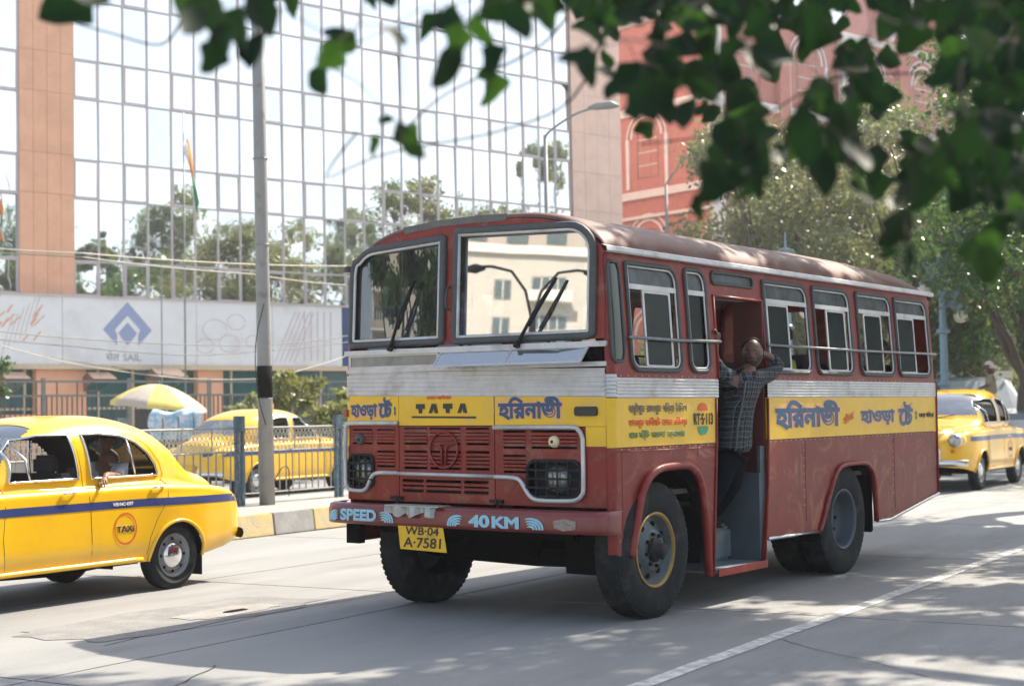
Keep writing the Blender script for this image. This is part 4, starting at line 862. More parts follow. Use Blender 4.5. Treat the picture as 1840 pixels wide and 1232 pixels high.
# =================================================================== taxis (rounded 1950s saloon)
M_tax = mat('taxi_yellow', (.83, .465, .010), .22, 0, .06, 3, dirt=(.55, .30, .07), dscale=2, dth=(.55, .78), dstr=.4, coat=.6, bump=.03, bscale=6)
M_navy = mat('navy_stripe', (.03, .05, .16), .3, 0, .15, 12, coat=.3)
WL = smooth_tab([(0, .38), (.05, .46), (.12, .56), (.2, .67), (.32, .735), (.5, .78), (.93, .82), (1.5, .80), (2.4, .80), (3.1, .815), (3.45, .825), (3.9, .81), (4.2, .775), (4.36, .71), (4.42, .62)])
ZB = smooth_tab([(0, .70), (.06, .80), (.25, .90), (.6, .955), (1.3, .985), (2, .99), (3, .99), (3.6, .965), (4., .93), (4.25, .87), (4.38, .76), (4.42, .68)])
WG = smooth_tab([(0, .26), (.1, .33), (.4, .44), (.9, .54), (1.35, .66), (1.7, .70), (2.3, .72), (2.9, .705), (3.3, .67), (3.6, .60), (3.9, .54), (4.25, .46), (4.42, .3)])
ZT = smooth_tab([(0, .78), (.06, .87), (.2, .965), (.6, 1.045), (1.1, 1.095), (1.38, 1.13), (1.6, 1.30), (1.85, 1.49), (2.05, 1.575), (2.4, 1.625), (2.8, 1.625), (3.1, 1.58), (3.4, 1.49), (3.62, 1.37), (3.8, 1.22), (3.95, 1.115), (4.15, 1.07), (4.3, 1.0), (4.39, .88), (4.42, .78)])
ZS = [(0, .40), (.3, .36), (.6, .30), (3.1, .285), (3.8, .30), (4.1, .34), (4.42, .42)]
def tsec(x):
    wl_, zb, wg_, zt, zs = (lerp(T, x) for T in (WL, ZB, WG, ZT, ZS)); P = []
    cab = max(0, min(1, (x - 1.3) / .3)) * max(0, min(1, (3.95 - x) / .3)); e1 = .9 - .42 * cab; e2 = .9 - .18 * cab
    fen = math.exp(-((x - 3.5) / .42) ** 4) * .02 + math.exp(-((x - .9) / .45) ** 4) * .012
    for i in range(20):
        t = i / 19; z = zs + (zb - .07 - zs) * t; bul = 1 - .055 * (1 - min(1, t * 3)) ** 2 - .03 * max(0, t - .45) ** 1.5
        crease = fen * (1 / (1 + math.exp((z - .86) / .012)))
        P.append((wl_ * bul + crease, z))
    w0 = P[-1][0]; 
    for i in range(1, 9):
        a = pi / 2 * i / 8; P.append((w0 - .07 * (1 - cos(a)) , zb - .07 + .07 * sin(a)))
    w1 = P[-1][0]; wg_ = min(wg_, w1 - .004)
    P.append(((w1 * .5 + wg_ * .5), zb + .004))
    for i in range(33):
        a = pi / 2 * i / 32; P.append((wg_ * max(0, cos(a)) ** e1 if i < 32 else 0, zb + .006 + (zt - zb - .006) * sin(a) ** e2))
    return P
_sc = {}
def twid(x, z):
    k = round(x, 3)
    if k not in _sc: _sc[k] = tsec(k)
    P = _sc[k]
    for (y0, z0), (y1, z1) in zip(P, P[1:]):
        if z0 <= z <= z1: return y0 + (y1 - y0) * ((z - z0) / (z1 - z0) if z1 > z0 else 0)
    return P[0][0] if z < P[0][1] else 0
RW = [(2.40, 1.455), (2.45, 1.065), (3.30, 1.065), (3.255, 1.17), (3.17, 1.275), (3.03, 1.375), (2.86, 1.435), (2.6, 1.46)]
FW = [(1.57, 1.065), (2.30, 1.07), (2.25, 1.455), (1.95, 1.455), (1.78, 1.42), (1.66, 1.32)]
AF, AR, AZ, AR_ = .95, 3.41, .295, .345
def make_taxi(label, loc, rz, scale):
    t = thing('taxi', label, 'taxi', loc, rz, 'yellow taxis on the road', scale)
    xs = sorted(set([0, .006, .02, .04] + [round(v, 3) for v in np.arange(.06, 4.34, .02)] + [4.36, 4.38, 4.395, 4.405, 4.414, 4.42])); secs = [tsec(x) for x in xs]
    v = []; f = []; fg = []; n = len(secs[0])
    for x, P in zip(xs, secs): v += [(x, -y, z) for y, z in P] + [(x, y, z) for y, z in P[:-1][::-1]]
    m = 2 * n - 1
    for i in range(len(xs) - 1):
        for k in range(m - 1):
            q = (i * m + k, i * m + k + 1, (i + 1) * m + k + 1, (i + 1) * m + k); cx = (xs[i] + xs[i + 1]) / 2
            cy = sum(v[a][1] for a in q) / 4; cz_ = sum(v[a][2] for a in q) / 4
            side = n - 1 - abs(k + .5 - (n - 1)) < n - 4
            if abs(cy) > .3 and (in_poly(cx, cz_, RW) or in_poly(cx, cz_, FW)): continue
            if 1.47 < cx < 1.98 and cz_ > 1.19 and abs(cy) < .60 - .25 * (cx - 1.47) and lerp(ZT, cx) - cz_ < .12 : fg.append((q, 0)); continue
            if 3.53 < cx < 3.84 and cz_ > 1.15 and abs(cy) < .50 and lerp(ZT, cx) - cz_ < .10: fg.append((q, 1)); continue
            if abs(cy) > .35 and any((cx - a) ** 2 + (cz_ - AZ) ** 2 < AR_ ** 2 for a in (AF, AR)) and cz_ < .8: continue
            f.append(q)
    f.append(tuple(range(m))); f.append(tuple((len(xs) - 1) * m + k for k in range(m)))
    MB().add(v, f).build('body', M_tax, t, True)
    lv = [(x, y * .972, z - .022) for x, y, z in v]; lf = [q for q in f[:-2] if .92 < sum(lv[a][2] for a in q) / 4 and 1.4 < lv[q[0]][0] < 3.9]
    MB().add(lv, lf).build('lining', mat('car_lining', (.05, .045, .04), .8), t, True)
    for wh_, nm_ in ((0, 'windscreen'), (1, 'rear_window')):
      fq_ = [q for q, w_ in fg if w_ == wh_]; gq = sorted(set(i for q in fq_ for i in q)); mp = {a: i for i, a in enumerate(gq)}
      MB().add([(v[a][0], v[a][1] * .995, v[a][2] - .004) for a in gq], [tuple(mp[i] for i in q) for q in fq_]).build(nm_, glass('car_glass', (.45, .52, .52), .30, .02, dust=.12), t, True)
    sp = lambda x, z, d=.0, s=-1: (x, s * (twid(x, z) + d), z)
    for s in (-1, 1):
        for W_ in (RW, FW):
            P = [p for a, b in zip(W_, W_[1:] + W_[:1]) for p in [(a[0] + (b[0] - a[0]) * k / 8, a[1] + (b[1] - a[1]) * k / 8) for k in range(8)]]
            MB().tube([sp(x, z, .004, s) for x, z in P], .0115, 6, closed=True).build('window_frame', M_chr, t, True)
        for (xa, xb) in ((1.76, 1.78), (2.93, 2.99)):
            MB().tube([sp(xb, 1.07, 0, s), sp((xa + xb) / 2, 1.25, 0, s), sp(xa, 1.405, 0, s)], .012, 6).build('window_divider', M_chr, t, True)
        for x0, x1, W_ in ((3.0, 3.28, RW), (1.54, 1.75, FW)):
            P = [p for p in inset(W_, .006) if x0 <= p[0] <= x1]
        b = MB()
        for path in ([(2.29, 1.48), (2.345, 1.05), (2.37, .8), (2.385, .33)], [(1.47, 1.05), (1.42, .6), (1.45, .33)], [(3.36, 1.06), (3.28, .85), (3.14, .66), (3.06, .5), (3.03, .35)], [(2.38, 1.48), (2.7, 1.495), (3.0, 1.45), (3.2, 1.34), (3.34, 1.17), (3.38, 1.05)]):
            P = [(a[0] + (c[0] - a[0]) * k / 5, a[1] + (c[1] - a[1]) * k / 5) for a, c in zip(path, path[1:]) for k in range(6)]
            MB().tube([sp(x, z, -.002, s) for x, z in P], .0045, 4).build('door_seam', M_rub, t)
        MB().grid([[sp(x, z, .0035, s) for z in ((.79 if x < 3 else .79 - .015 * (x - 3)) + dz for dz in (0, .035, .07))] for x in np.arange(.42 if True else 0, 4.39, .04)]).build('stripe', M_navy, t, True)
        for x in (2.13, 3.17):
            h = MB().tube([sp(x - .07, .955, .02, s), sp(x - .03, .958, .035, s), sp(x + .05, .957, .035, s), sp(x + .075, .955, .01, s)], .011, 6).build('door_handle', M_chr, t, True)
        MB().tube([sp(x, .315 - .0 * x, .012, s) for x in np.arange(1.28, 3.08, .1)], .026, 6).build('sill_trim', M_tax, t, True)
        for ax in (AF, AR):
            MB().tube([(ax + AR_ * cos(a), s * (twid(ax + AR_ * cos(a), AZ + AR_ * sin(a)) + .006), AZ + AR_ * sin(a)) for a in np.linspace(-.02, pi + .02, 24)], .017, 6).build('arch_lip', M_tax, t, True)
            MB().grid([[(ax + (AR_ + .01) * cos(a), s * y, AZ + (AR_ + .01) * sin(a)) for y in (.45, .80)] for a in np.linspace(0, pi, 16)]).build('wheel_well', M_dark, t, True)
            MB().add([(ax + (AR_ + .01) * cos(a), s * .46, AZ + (AR_ + .01) * sin(a)) for a in np.linspace(0, pi, 16)], [tuple(range(16))]).build('wheel_well', M_dark, t)
            Rt = .315; w = MB().lathe(tyre_prof(Rt, .16, .195), 48).build('wheel', M_tyre, t, True); w.location = (ax, s * .70, Rt)
            if s > 0: w.rotation_euler = (0, 0, pi)
            MB().lathe([(.195, -.06), (.205, -.072), (.19, -.075), (.178, -.05), (.165, -.03), (.13, -.055), (.115, -.05)], 40).build('rim', M_steel, w, True)
            MB().lathe([(.125, -.052), (.118, -.068), (.08, -.085), (.03, -.093), (.001, -.094)], 32).build('hubcap', M_chr, w, True)
            for k in range(8): a = 2 * pi * k / 8; MB().box((.150 * cos(a) - .012, -.052, .150 * sin(a) - .012), (.150 * cos(a) + .012, -.045, .150 * sin(a) + .012)).build('rim_slot', M_dark, w)
        MB().box((3.83, s * .60 - .11, .09), (3.845, s * .60 + .13, .40)).build('mud_flap', M_rub, t)
        # head and tail lamps, indicators
        c = (.115, s * .60, .80)
        MB().lathe([(.112, 0), (.128, .03), (.135, .15), (.125, .32), (.08, .55), (.01, .75)], 24, 'x', c).build('headlight_pod', M_tax, t, True)
        hl = MB().lathe([(.105, .08), (.112, .0), (.108, -.03), (.098, -.045)], 28, 'x', c).build('headlight', M_chr, t, True)
        MB().lathe([(.1, -.03), (.07, -.055), (.001, -.065)], 24, 'x', c).build('lens', glass('car_lamp_lens', (.8, .82, .8), .3, .1, dust=.25), hl, True); MB().lathe([(.098, -.02), (.06, .03), (.001, .045)], 24, 'x', c).build('reflector', M_chr, hl, True)
        MB().lathe([(.03, .02), (.028, -.03), (.001, -.04)], 12, 'x', (.12, s * .56, .635)).build('indicator', mat('amber_lamp', (.5, .16, .03), .3), t, True)
        MB().lathe([(.04, -.02), (.038, .02), (.001, .035)], 12, 'x', (4.33, s * .60, .72)).build('tail_light', mat('red_lamp', (.30, .015, .012), .25), t, True)
    for x0, sg in ((-.045, 1), (4.445, -1)):
        rows = []
        for y in np.linspace(-.80, .80, 25):
            q = (abs(y) / .80); bx = x0 + sg * (.05 * q ** 2 + .25 * max(0, q - .86) * 2); rows.append([(bx + sg * .03, y, .405), (bx, y, .42), (bx - sg * .012, y, .455), (bx, y, .49), (bx + sg * .03, y, .505)])
        bmp = MB().grid(rows).build('bumper', M_chr, t, True)
        for s in (-1, 1): MB().box((x0 - .02, s * .3 - .03, .38), (x0 + .02, s * .3 + .03, .56)).build('over_rider', M_chr, bmp, bevel=.012)
    gb = MB().box((-.012, -.36, .50), (.03, .36, .74)).build('grille_backing', M_dark, t)
    for k in range(9): MB().box((-.03, -.37 + .05 * (k > 6), .515 + .026 * k), (-.012, .37 - .05 * (k > 6), .525 + .026 * k)).build('grille_bar', M_chr, t)
    MB().tube([(-.025, y, z) for y, z in rrect(-.39, .49, .39, .76, [.04, .04, .14, .14])], .015, 6, closed=True).build('grille_surround', M_chr, t, True)
    npq = MB().box((-.07, -.22, .30), (-.06, .22, .40)).build('number_plate', MATS['plate_yellow'], t); MB().box((4.46, -.22, .52), (4.47, .22, .62)).build('number_plate', MATS['plate_yellow'], t)
    MB().tube([(1.40, .15, 1.135), (1.45, -.25, 1.20)], .007, 5).build('wiper', M_rub, t)
    # cabin
    MB().box((.6, -.72, .27), (3.0, .72, .31)).build('floor_pan', M_dark, t); MB().box((1.35, -.60, .35), (1.55, .60, 1.04)).build('dashboard', M_int, t, bevel=.03)
    for x in (2.25, 3.35):
        MB().box((x - .45, -.62, .45), (x, .62, .66)).box((x - .06, -.62, .55), (x + .12, .62, 1.12)).build('seat', mat('car_seat', (.035, .03, .028), .6, 0, .2, 8), t, bevel=.04)
    for y in (-.35, .35): MB().box((2.22, y - .15, 1.10), (2.30, y + .15, 1.28)).build('headrest', MATS['car_seat'], t, bevel=.035)
    MB().tube([(1.75 + .06 * sin(a), .33 + .19 * cos(a), 1.02 + .18 * sin(a)) for a in np.arange(0, 2 * pi, pi / 12)], .011, 6, closed=True).build('steering_wheel', M_rub, t, True)
    MB().tube([(3.1, -.3, .25), (2.4, -.35, .22), (1.5, -.3, .25)], .025, 6).build('exhaust_pipe', M_dark, t)
    return t
TSP = lambda x, z, d=0: (x, -(twid(x, z) + d), z)
def taxi_marks(t, num):
    rg = MB().grid([[TSP(2.765 + r * .135 * cos(a), .605 + r * .142 * sin(a), .004) for r in (.90, 1.0)] for a in np.linspace(0, 2 * pi, 33)]).build('round_emblem', mat('red_ring', (.62, .08, .02), .4), t, True)
    lettering('taxi_lettering', 'TAXi', (2.66, .575, 2.865, .635), TSP, M_blk, t, .035, off=.004)
    lettering('taxi_number', num, (2.62, .81, 2.86, .842), TSP, M_wht, t, .03, off=.006)
tx0 = make_taxi('yellow taxi with navy stripe driving at left edge, passenger arm on its sill', tuple(road(6.94, 10.07 + .80)), pi / 2 - RY, 1)
taxi_marks(tx0, 'WB·04C·4397')
tx1 = copy_tree(tx0); tx1.location = road(27.45, 7.28 + .80 * 1.16); tx1.scale = (1.17,) * 3; tag(tx1, 'yellow taxi facing us on the road beyond the back of the bus', 'taxi')
tx2 = copy_tree(tx0); tx2.location = road(23.27 + 3.41 * 1.1, 20.37 + .80 * 1.1); tx2.rotation_euler = (0, 0, -pi / 2 - RY); tx2.scale = (1.1,) * 3; tag(tx2, 'yellow taxi with a roof sign driving away behind the median railing', 'taxi')
for k in list(tx2.children):
    if k.name.split('.')[0] in ('taxi_number',): bpy.data.objects.remove(k)
sg = MB().box((2.2, -.16, 1.62), (2.32, .16, 1.74)).build('roof_sign', M_yel, tx2, bevel=.015)
TL = lambda x, y, z: tuple(road(6.94 + x, 10.87 + y, z))
pr = sitter('taxi passenger in white, arm hanging over the rear window sill', TL(3.12, -.22, .62), pi / 2 - RY, M_swht, M_skin2, M_hair, fwd=(-.7, -.6, 0), arms=[(-.02, -.2, .50, .055), (-.22, -.36, .44, .045), (-.46, -.46, .465, .036), (-.54, -.52, .44, .027)], legs=False, hh=.215)
sitter('taxi driver seen dark behind the front window of the left taxi', TL(2.12, .33, .62), pi / 2 - RY, M_sdk, M_skin, M_hair, legs=False)
sitter('driver behind the windscreen of the oncoming taxi', tuple(road(27.45 + 2.1 * 1.15, 8.08 + .35, .75)), pi / 2 - RY, M_sdk, M_skin, M_hair, legs=False, scale=1.1)
# =================================================================== median railing
M_fblue = mat('railing_blue_paint', (.05, .10, .14), .45, .2, .2, 12, dirt=(.25, .22, .18), dscale=10, dth=(.5, .7), dstr=.6)
M_fgrey = mat('railing_grey_paint', (.20, .20, .19), .5, .2, .2, 12, dirt=(.3, .24, .18), dscale=8, dth=(.5, .7), dstr=.5)
fq = Vector((-3.76, 22.89, 0)); FB = fq.dot(RN); FA = fq.dot(RD)
fen = thing('median_railing', 'blue-grey railing with ring mesh top, standing on the median behind the painted kerb', 'railing', tuple(road(FA, FB, .29)), pi / 2 - RY)
S0, S1 = -7.4, 8.9
for z, r in ((1.15, .018), (.80, .013), (.17, .014)): MB().tube([(S0, 0, z), (S1, 0, z)], r, 6).build('rail', M_fgrey, fen)
pk = None
for k in range(int((S1 - S0) / .157)):
    if pk is None: pk = MB().box((-.011, -.006, .15), (.011, .006, .82)).build('picket', M_fgrey, fen); o = pk
    else: o = link('picket', pk.data, fen)
    o.location = (S0 + .157 * k, random.uniform(-.004, .004), 0); o.rotation_euler = (0, random.uniform(-.012, .012), 0)
for k in range(int((S1 - S0) / .62)): MB().box((S0 + .62 * k - .008, -.005, .8), (S0 + .62 * k + .008, .005, 1.15)).build('upright', M_fgrey, fen)
pst = None
for s in np.arange(-.61 - 2.36 * 2, S1 + .1, 2.36):
    pst = MB().box((s - .085, -.03, .0), (s - .035, .03, 1.30)).box((s + .035, -.03, .0), (s + .085, .03, 1.27)).box((s - .09, -.035, 1.10), (s + .09, .035, 1.33)).build('post', M_fblue, fen)
rings = MB()
random.seed(2)
for i in range(int((S1 - S0) / .088)):
    for j in range(4):
        c = (S0 + .05 + .088 * i + (.044 if j % 2 else 0), random.uniform(-.006, .006), .845 + .083 * j); r = .044
        N_ = 8; tl = random.uniform(-.5, .5)
        for q in range(N_):
            a0, a1 = 2 * pi * q / N_, 2 * pi * (q + 1) / N_
            v = [(c[0] + rr * cos(a), c[1] + d + sin(tl) * rr * .3, c[2] + rr * sin(a)) for a in (a0, a1) for rr, d in ((r, -.006), (r - .012, -.006), (r - .006, .008))]
            rings.add(v, [(0, 1, 4, 3), (1, 2, 5, 4), (2, 0, 3, 5)])
rings.build('ring_mesh', mat('ring_mesh_metal', (.42, .40, .34), .3, .6, .2, 12), fen, kind='stuff')

# big lamp pole on the median
def pole_thing(name, label, cat, base, parts_fn, rz=0, group=None):
    t = thing(name, label, cat, tuple(base), rz, group); parts_fn(t); return t
M_pole = mat('grey_pole_paint', (.27, .27, .26), .6, .15, .12, 3, dirt=(.15, .12, .10), dscale=5, dth=(.52, .75), dstr=.6, bump=.15, bscale=20)
def p1(t):
    MB().tube([(0, 0, 0), (0, 0, 2.2), (0, 0, 5), (0, 0, 11)], [.115, .108, .098, .075], 20).build('pole', M_pole, t, True)
    MB().tube([(0, 0, 1.60), (0, 0, 2.08)], .114, 20).build('painted_band', M_dark, t, True)
    for z in (1.59, 5.2, 3.9): MB().lathe([(.104, -.01), (.116, -.008), (.116, .008), (.104, .01)], 20, 'z', (0, 0, z)).build('collar', M_steel, t, True)
    MB().tube(spline([(.10, -.05, .35), (.25, -.1, .55), (.45, -.05, .5), (.5, 0, .1)], 6), .008, 5).build('loose_cable', M_rub, t)
    MB().tube([(.13, -.03, 0), (.12, -.02, 3), (.10, -.02, 8)], .012, 6).build('conduit', M_gum, t)
    MB().tube(spline([(-.09, -.08, 1.2), (-.28, -.1, 1.7), (-.3, -.1, 2.4), (-.1, -.1, 3.0)], 6), .008, 5).build('loose_cable', M_rub, t)
    MB().tube([(0, 0, 10.9), (.3, 0, 11.3), (1.8, 0, 11.6)], .04, 8).build('arm', M_pole, t)
    MB().box((1.6, -.12, 11.52), (2.2, .12, 11.64)).build('lamp_head', M_pole, t, bevel=.03)
pole_thing('lamp_post', 'thick grey lamp post with dark painted band standing behind the kerb on the median', 'lamp post', fq * .985 + Vector((0, 0, .285)), p1, pi / 2 - RY).rotation_euler = (0, -.014, pi / 2 - RY)
def p2(H, arm, rise):
    def f(t):
        MB().tube([(0, 0, 0), (0, 0, H)], [.10, .055], 12).build('pole', M_pole, t, True)
        MB().tube(spline([(0, 0, H - .1), (arm * .1, 0, H + rise * .15), (arm * .6, 0, H + rise * .75), (arm, 0, H + rise)], 5), .035, 8).build('arm', M_pole, t, True)
        s = 1 if arm > 0 else -1
        MB().tube([(arm - .1 * s, 0, H + rise), (arm + .15 * s, 0, H + rise + .06), (arm + .55 * s, 0, H + rise + .1), (arm + .8 * s, 0, H + rise + .06)], [.04, .11, .13, .04], 10).build('lamp_head', M_pole, t, True)
    return f
g0 = gz(990, 43); pole_thing('street_lamp', 'slim street lamp with one rising arm in front of the glass building corner', 'street lamp', g0, p2(9.6, 1.35, .75))
g0 = gz(1207, 58); pole_thing('street_lamp', 'slim street lamp by the red brick building, arm to the right', 'street lamp', g0, p2(10.4, 1.2, 1.25))
# ornamental lamps on the median
M_orn = mat('ornamental_blue_grey', (.20, .30, .36), .4, .2, .15, 10); M_globe = mat('milky_globe', (.62, .57, .50), .35, 0, .05, 5)
def orn(t):
    MB().tube([(0, 0, 0), (0, 0, .5), (0, 0, .55), (0, 0, 3.0), (0, 0, 4.4)], [.17, .16, .10, .085, .06], 12).build('pole', M_orn, t, True)
    for z in (.5, 1.9, 3.1, 4.2): MB().lathe([(.09, -.06), (.15, -.03), (.15, .03), (.09, .06)], 14, 'z', (0, 0, z)).build('collar', M_orn, t, True)
    for s, z0 in ((1, 3.55), (-1, 4.15)):
        MB().tube([(s * (.05 + .35 * sin(a * .5)), 0, z0 + .1 + .40 * (1 - cos(a)) * .5) for a in np.linspace(0, pi * 1.3, 14)], .03, 6).build('arm', M_orn, t, True)
        for k in range(5): MB().tube([(s * (.08 + (.07 + k * .055) * cos(a)), 0, z0 + .12 + (.07 + k * .055) * sin(a) * 1.3) for a in np.linspace(-.3, pi * .7, 10)], .015, 5).build('scroll', M_orn, t)
        MB().lathe([(.001, -.15), (.09, -.13), (.15, -.05), (.155, .03), (.11, .11), (.05, .14)], 18, 'z', (s * .42, 0, z0 - .12)).build('globe', M_globe, t, True)
        MB().lathe([(.05, .13), (.12, .15), (.06, .22), (.02, .3)], 14, 'z', (s * .42, 0, z0 - .12)).build('globe_cap', M_orn, t, True)
    for k in range(5): MB().tube([((.06 + k * .055) * cos(a), 0, 4.45 + (.06 + k * .06) * sin(a)) for a in np.linspace(-.2, pi * .75, 12)], .02, 5).build('scroll', M_orn, t)
    MB().tube([(0, 0, 4.4), (0, 0, 5.1)], [.05, .015], 8).build('finial', M_orn, t)
ot = None
for px, Y, lab in ((1010, 29.5, 'ornamental lamp whose scroll top shows above the bus roof against the glass building'), (1420, 35, 'ornamental lamp whose scroll top shows above the bus roof among the trees'), (1700, 38, 'ornamental lamp with white globes standing right behind the bus')):
    if ot is None: ot = pole_thing('ornamental_lamp', lab, 'street lamp', gz(px, Y), orn, .1, 'ornamental globe lamps along the road'); ot.scale = (1.03,) * 3
    else: c = copy_tree(ot); c.location = gz(px, Y); tag(c, lab); c.scale = (1.12,) * 3

# =================================================================== glass office building
FO = Vector((-14.1, 53, 0))
def fac(s, d, z): return tuple(FO + FD * s - FN * d + Vector((0, 0, z)))     # d = towards the street
ob = thing('office_building', 'tall mirror glass office building with orange stone piers and a picture hoarding', 'office building', tuple(FO), pi / 2 - FY)
def obl(s, d, z): return (s, -d, z)
M_frame = mat('pinkish_aluminium', (.56, .50, .49), .5, .3, .1, 6)
M_stone = mat('orange_stone', (.78, .43, .27), .8, 0, .12, 1.5, bump=.15, bscale=12, dirt=(.66, .36, .23), dscale=.6, dth=(.45, .7), dstr=.4)
M_joint2 = mat('stone_joint', (.32, .17, .11), .9)
def mirror():
    m = bpy.data.materials.new('mirror_glass'); m.use_nodes = True; N = m.node_tree.nodes; L = m.node_tree.links; p = N['Principled BSDF']
    p.inputs['Base Color'].default_value = (.96, .97, .98, 1); p.inputs['Metallic'].default_value = 1; p.inputs['Roughness'].default_value = .015
    tc = N.new('ShaderNodeTexCoord'); n = N.new('ShaderNodeTexNoise'); n.inputs['Scale'].default_value = 1.1; n.inputs['Detail'].default_value = 1.5; L.new(tc.outputs['Object'], n.inputs[0])
    b = N.new('ShaderNodeBump'); b.inputs['Strength'].default_value = .10; b.inputs['Distance'].default_value = .05; L.new(n.outputs[0], b.inputs['Height']); L.new(b.outputs[0], p.inputs['Normal']); return m
M_mir = mirror(); M_mirs = []
for c_ in ((.90, .92, .94), (.84, .87, .91), (.95, .93, .91)):
    m_ = M_mir.copy(); m_.node_tree.nodes['Principled BSDF'].inputs['Base Color'].default_value = (*c_, 1); m_.node_tree.nodes['Principled BSDF'].inputs['Roughness'].default_value = .018; M_mirs.append(m_)
BAY = .946; rowsz = [(5.98, 7.22, 1), (7.22, 9.40, 0), (9.40, 10.78, 1), (10.78, 12.93, 0), (12.93, 14.31, 1), (14.31, 16.46, 0), (16.46, 17.84, 1), (17.84, 20.0, 0), (20.0, 21.4, 1), (21.4, 23.5, 0)]
pane = {}
random.seed(11)
def add_pane(s0, w, z0, h, vent):
    key = (round(w, 2), round(h, 2), vent)
    d = .0 if not vent else .03
    if key not in pane:
        e = .03 if not vent else .075
        me = MB().add([(e, 0, e), (w - e, 0, e), (w - e, 0, h - e), (e, 0, h - e), (e, .02, e), (w - e, .02, e), (w - e, .02, h - e), (e, .02, h - e)], [(0, 1, 2, 3), (7, 6, 5, 4), (0, 4, 5, 1), (1, 5, 6, 2), (2, 6, 7, 3), (3, 7, 4, 0)]).build('x', M_mir).data; pane[key] = me; bpy.data.objects.remove([o for o in COL.objects if o.data is me][0])
        if vent: pane[key, 'f'] = plate_mesh(rc(.03, .03, w - .03, h - .03), [rc(.085, .085, w - .085, h - .085)], .05); pane[key, 'f'].transform(Matrix.Rotation(pi / 2, 4, 'X')); pane[key, 'f'].materials.append(M_frame)
    o = link('window', pane[key, 'f'], ob) if vent else None
    if o: o.location = (s0, -.03, z0)
    q = link('glass_pane', pane[key], ob); q.location = (s0, -d, z0); q.rotation_euler = (random.gauss(0, .006), 0, random.gauss(0, .006))
    k_ = random.random()
    if k_ < .45: q.material_slots[0].link = 'OBJECT'; q.material_slots[0].material = M_mirs[int(k_ * 6.6)]
for (z0, z1, v) in rowsz:
    for k in range(25):
        add_pane(-1.45 + BAY * k, BAY, z0, z1 - z0, v and k % 2 == 0)
    for k in range(4): add_pane(-3.42 - BAY * (k + 1), BAY, z0, z1 - z0, v and k % 2 == 0)
for k in range(26): MB().box((-1.45 + BAY * k - .026, -.05, 5.95), (-1.45 + BAY * k + .026, .0, 24)).build('mullion', M_frame, ob)
for k in range(5): MB().box((-3.42 - BAY * k - .032, -.07, 5.95), (-3.42 - BAY * k + .032, .0, 24)).build('mullion', M_frame, ob)
for (z0, z1, v) in rowsz:
    MB().box((-1.45, -.06, z0 - .028), (22.2, .0, z0 + .028)).build('transom', M_frame, ob); MB().box((-7.2, -.06, z0 - .028), (-3.42, .0, z0 + .028)).build('transom', M_frame, ob)
# piers clad in slabs
def pier(s0, s1, z0, z1, d, nx, zs, side=None):
    MB().box((s0 + .01, -d + .02, z0), (s1 - .01, .3, z1)).build('pier', M_joint2, ob)
    z = z0; i = 0
    while z < z1 - .1:
        h = zs[i % len(zs)]; h = min(h, z1 - z)
        for k in range(nx):
            w = (s1 - s0) / nx; MB().box((s0 + w * k + .006, -d - random.uniform(0, .008), z + .006), (s0 + w * (k + 1) - .006, -d + .03, z + h - .006)).build('stone_slab', M_stone, ob)
        z += h; i += 1
pier(-3.42, -1.45, 5.95, 23.9, .12, 4, [1.4, 2.13])
M_stone2 = mat('pale_pink_stone', (.88, .60, .47), .8, 0, .1, 1.5, bump=.1, bscale=12)
_k = M_stone; M_stone = M_stone2; pier(22.2, 25.3, 0.1, 23.9, .15, 4, [1.75, 1.8]); M_stone = _k
MB().box((-7.5, .05, .1), (25.2, 14, 23.9)).build('building_core', mat('core_dark', (.06, .06, .065), .8), ob)
MB().box((25.1, -.1, .1), (25.3, 14, 23.9)).build('side_wall', M_stone2, ob)
# hoarding
M_hoard = mat('pale_hoarding', (.78, .80, .80), .7, 0, .05, 1, dirt=(.55, .50, .50), dscale=.8, dth=(.45, .75), dstr=.5)
hb = [(-7.4, -2.1), (-2.1, 3.0), (3.0, 6.2), (6.2, 9.35)]
hp_ = [MB().box((a + .01, -.55, 3.6), (b - .01, -.45, 5.93)).build('hoarding_panel', M_hoard, ob) for a, b in hb]
MB().box((-7.4, -.62, 3.42), (22, .1, 3.60)).build('hoarding_beam', mat('cream_beam', (.62, .50, .36), .7), ob); MB().box((-7.4, -.60, 5.90), (22, .05, 5.97)).build('hoarding_sill', M_frame, ob)
MB().box((9.4, -.55, 3.6), (22, -.45, 5.9)).build('blue_hoarding_panel', mat('navy_hoarding', (.03, .07, .20), .5, 0, .1, 3), ob)
HS = lambda x, z, d=0: (x, -.55 - d, z)
M_logo = mat('faded_blue_logo', (.30, .36, .55), .7, 0, .06, 4)
def flat(name, polys, m, off, par): 
    b = MB()
    for P in polys: b.add([HS(x, z, off) for x, z in P], [tuple(range(len(P)))])
    return b.build(name, m, par)
cx, cz0 = .30, 4.82
flat('logo_chevron', [[(cx - .93, cz0), (cx, cz0 + .98), (cx, cz0 + .50), (cx - .48, cz0)], [(cx, cz0 + .98), (cx + .93, cz0), (cx + .48, cz0), (cx, cz0 + .50)], [(cx - .93, cz0), (cx - .48, cz0), (cx - .40, cz0 - .18), (cx - .40, cz0 - .56)], [(cx + .93, cz0), (cx + .40, cz0 - .56), (cx + .40, cz0 - .18), (cx + .48, cz0)]], M_logo, .006, hp_[1])
flat('logo_diamond', [[(cx - .36, cz0 - .12), (cx, cz0 - .56), (cx + .36, cz0 - .12), (cx, cz0 + .26)]], M_logo, .006, hp_[1])
M_gry = mat('faded_grey_letters', (.35, .36, .38), .7)
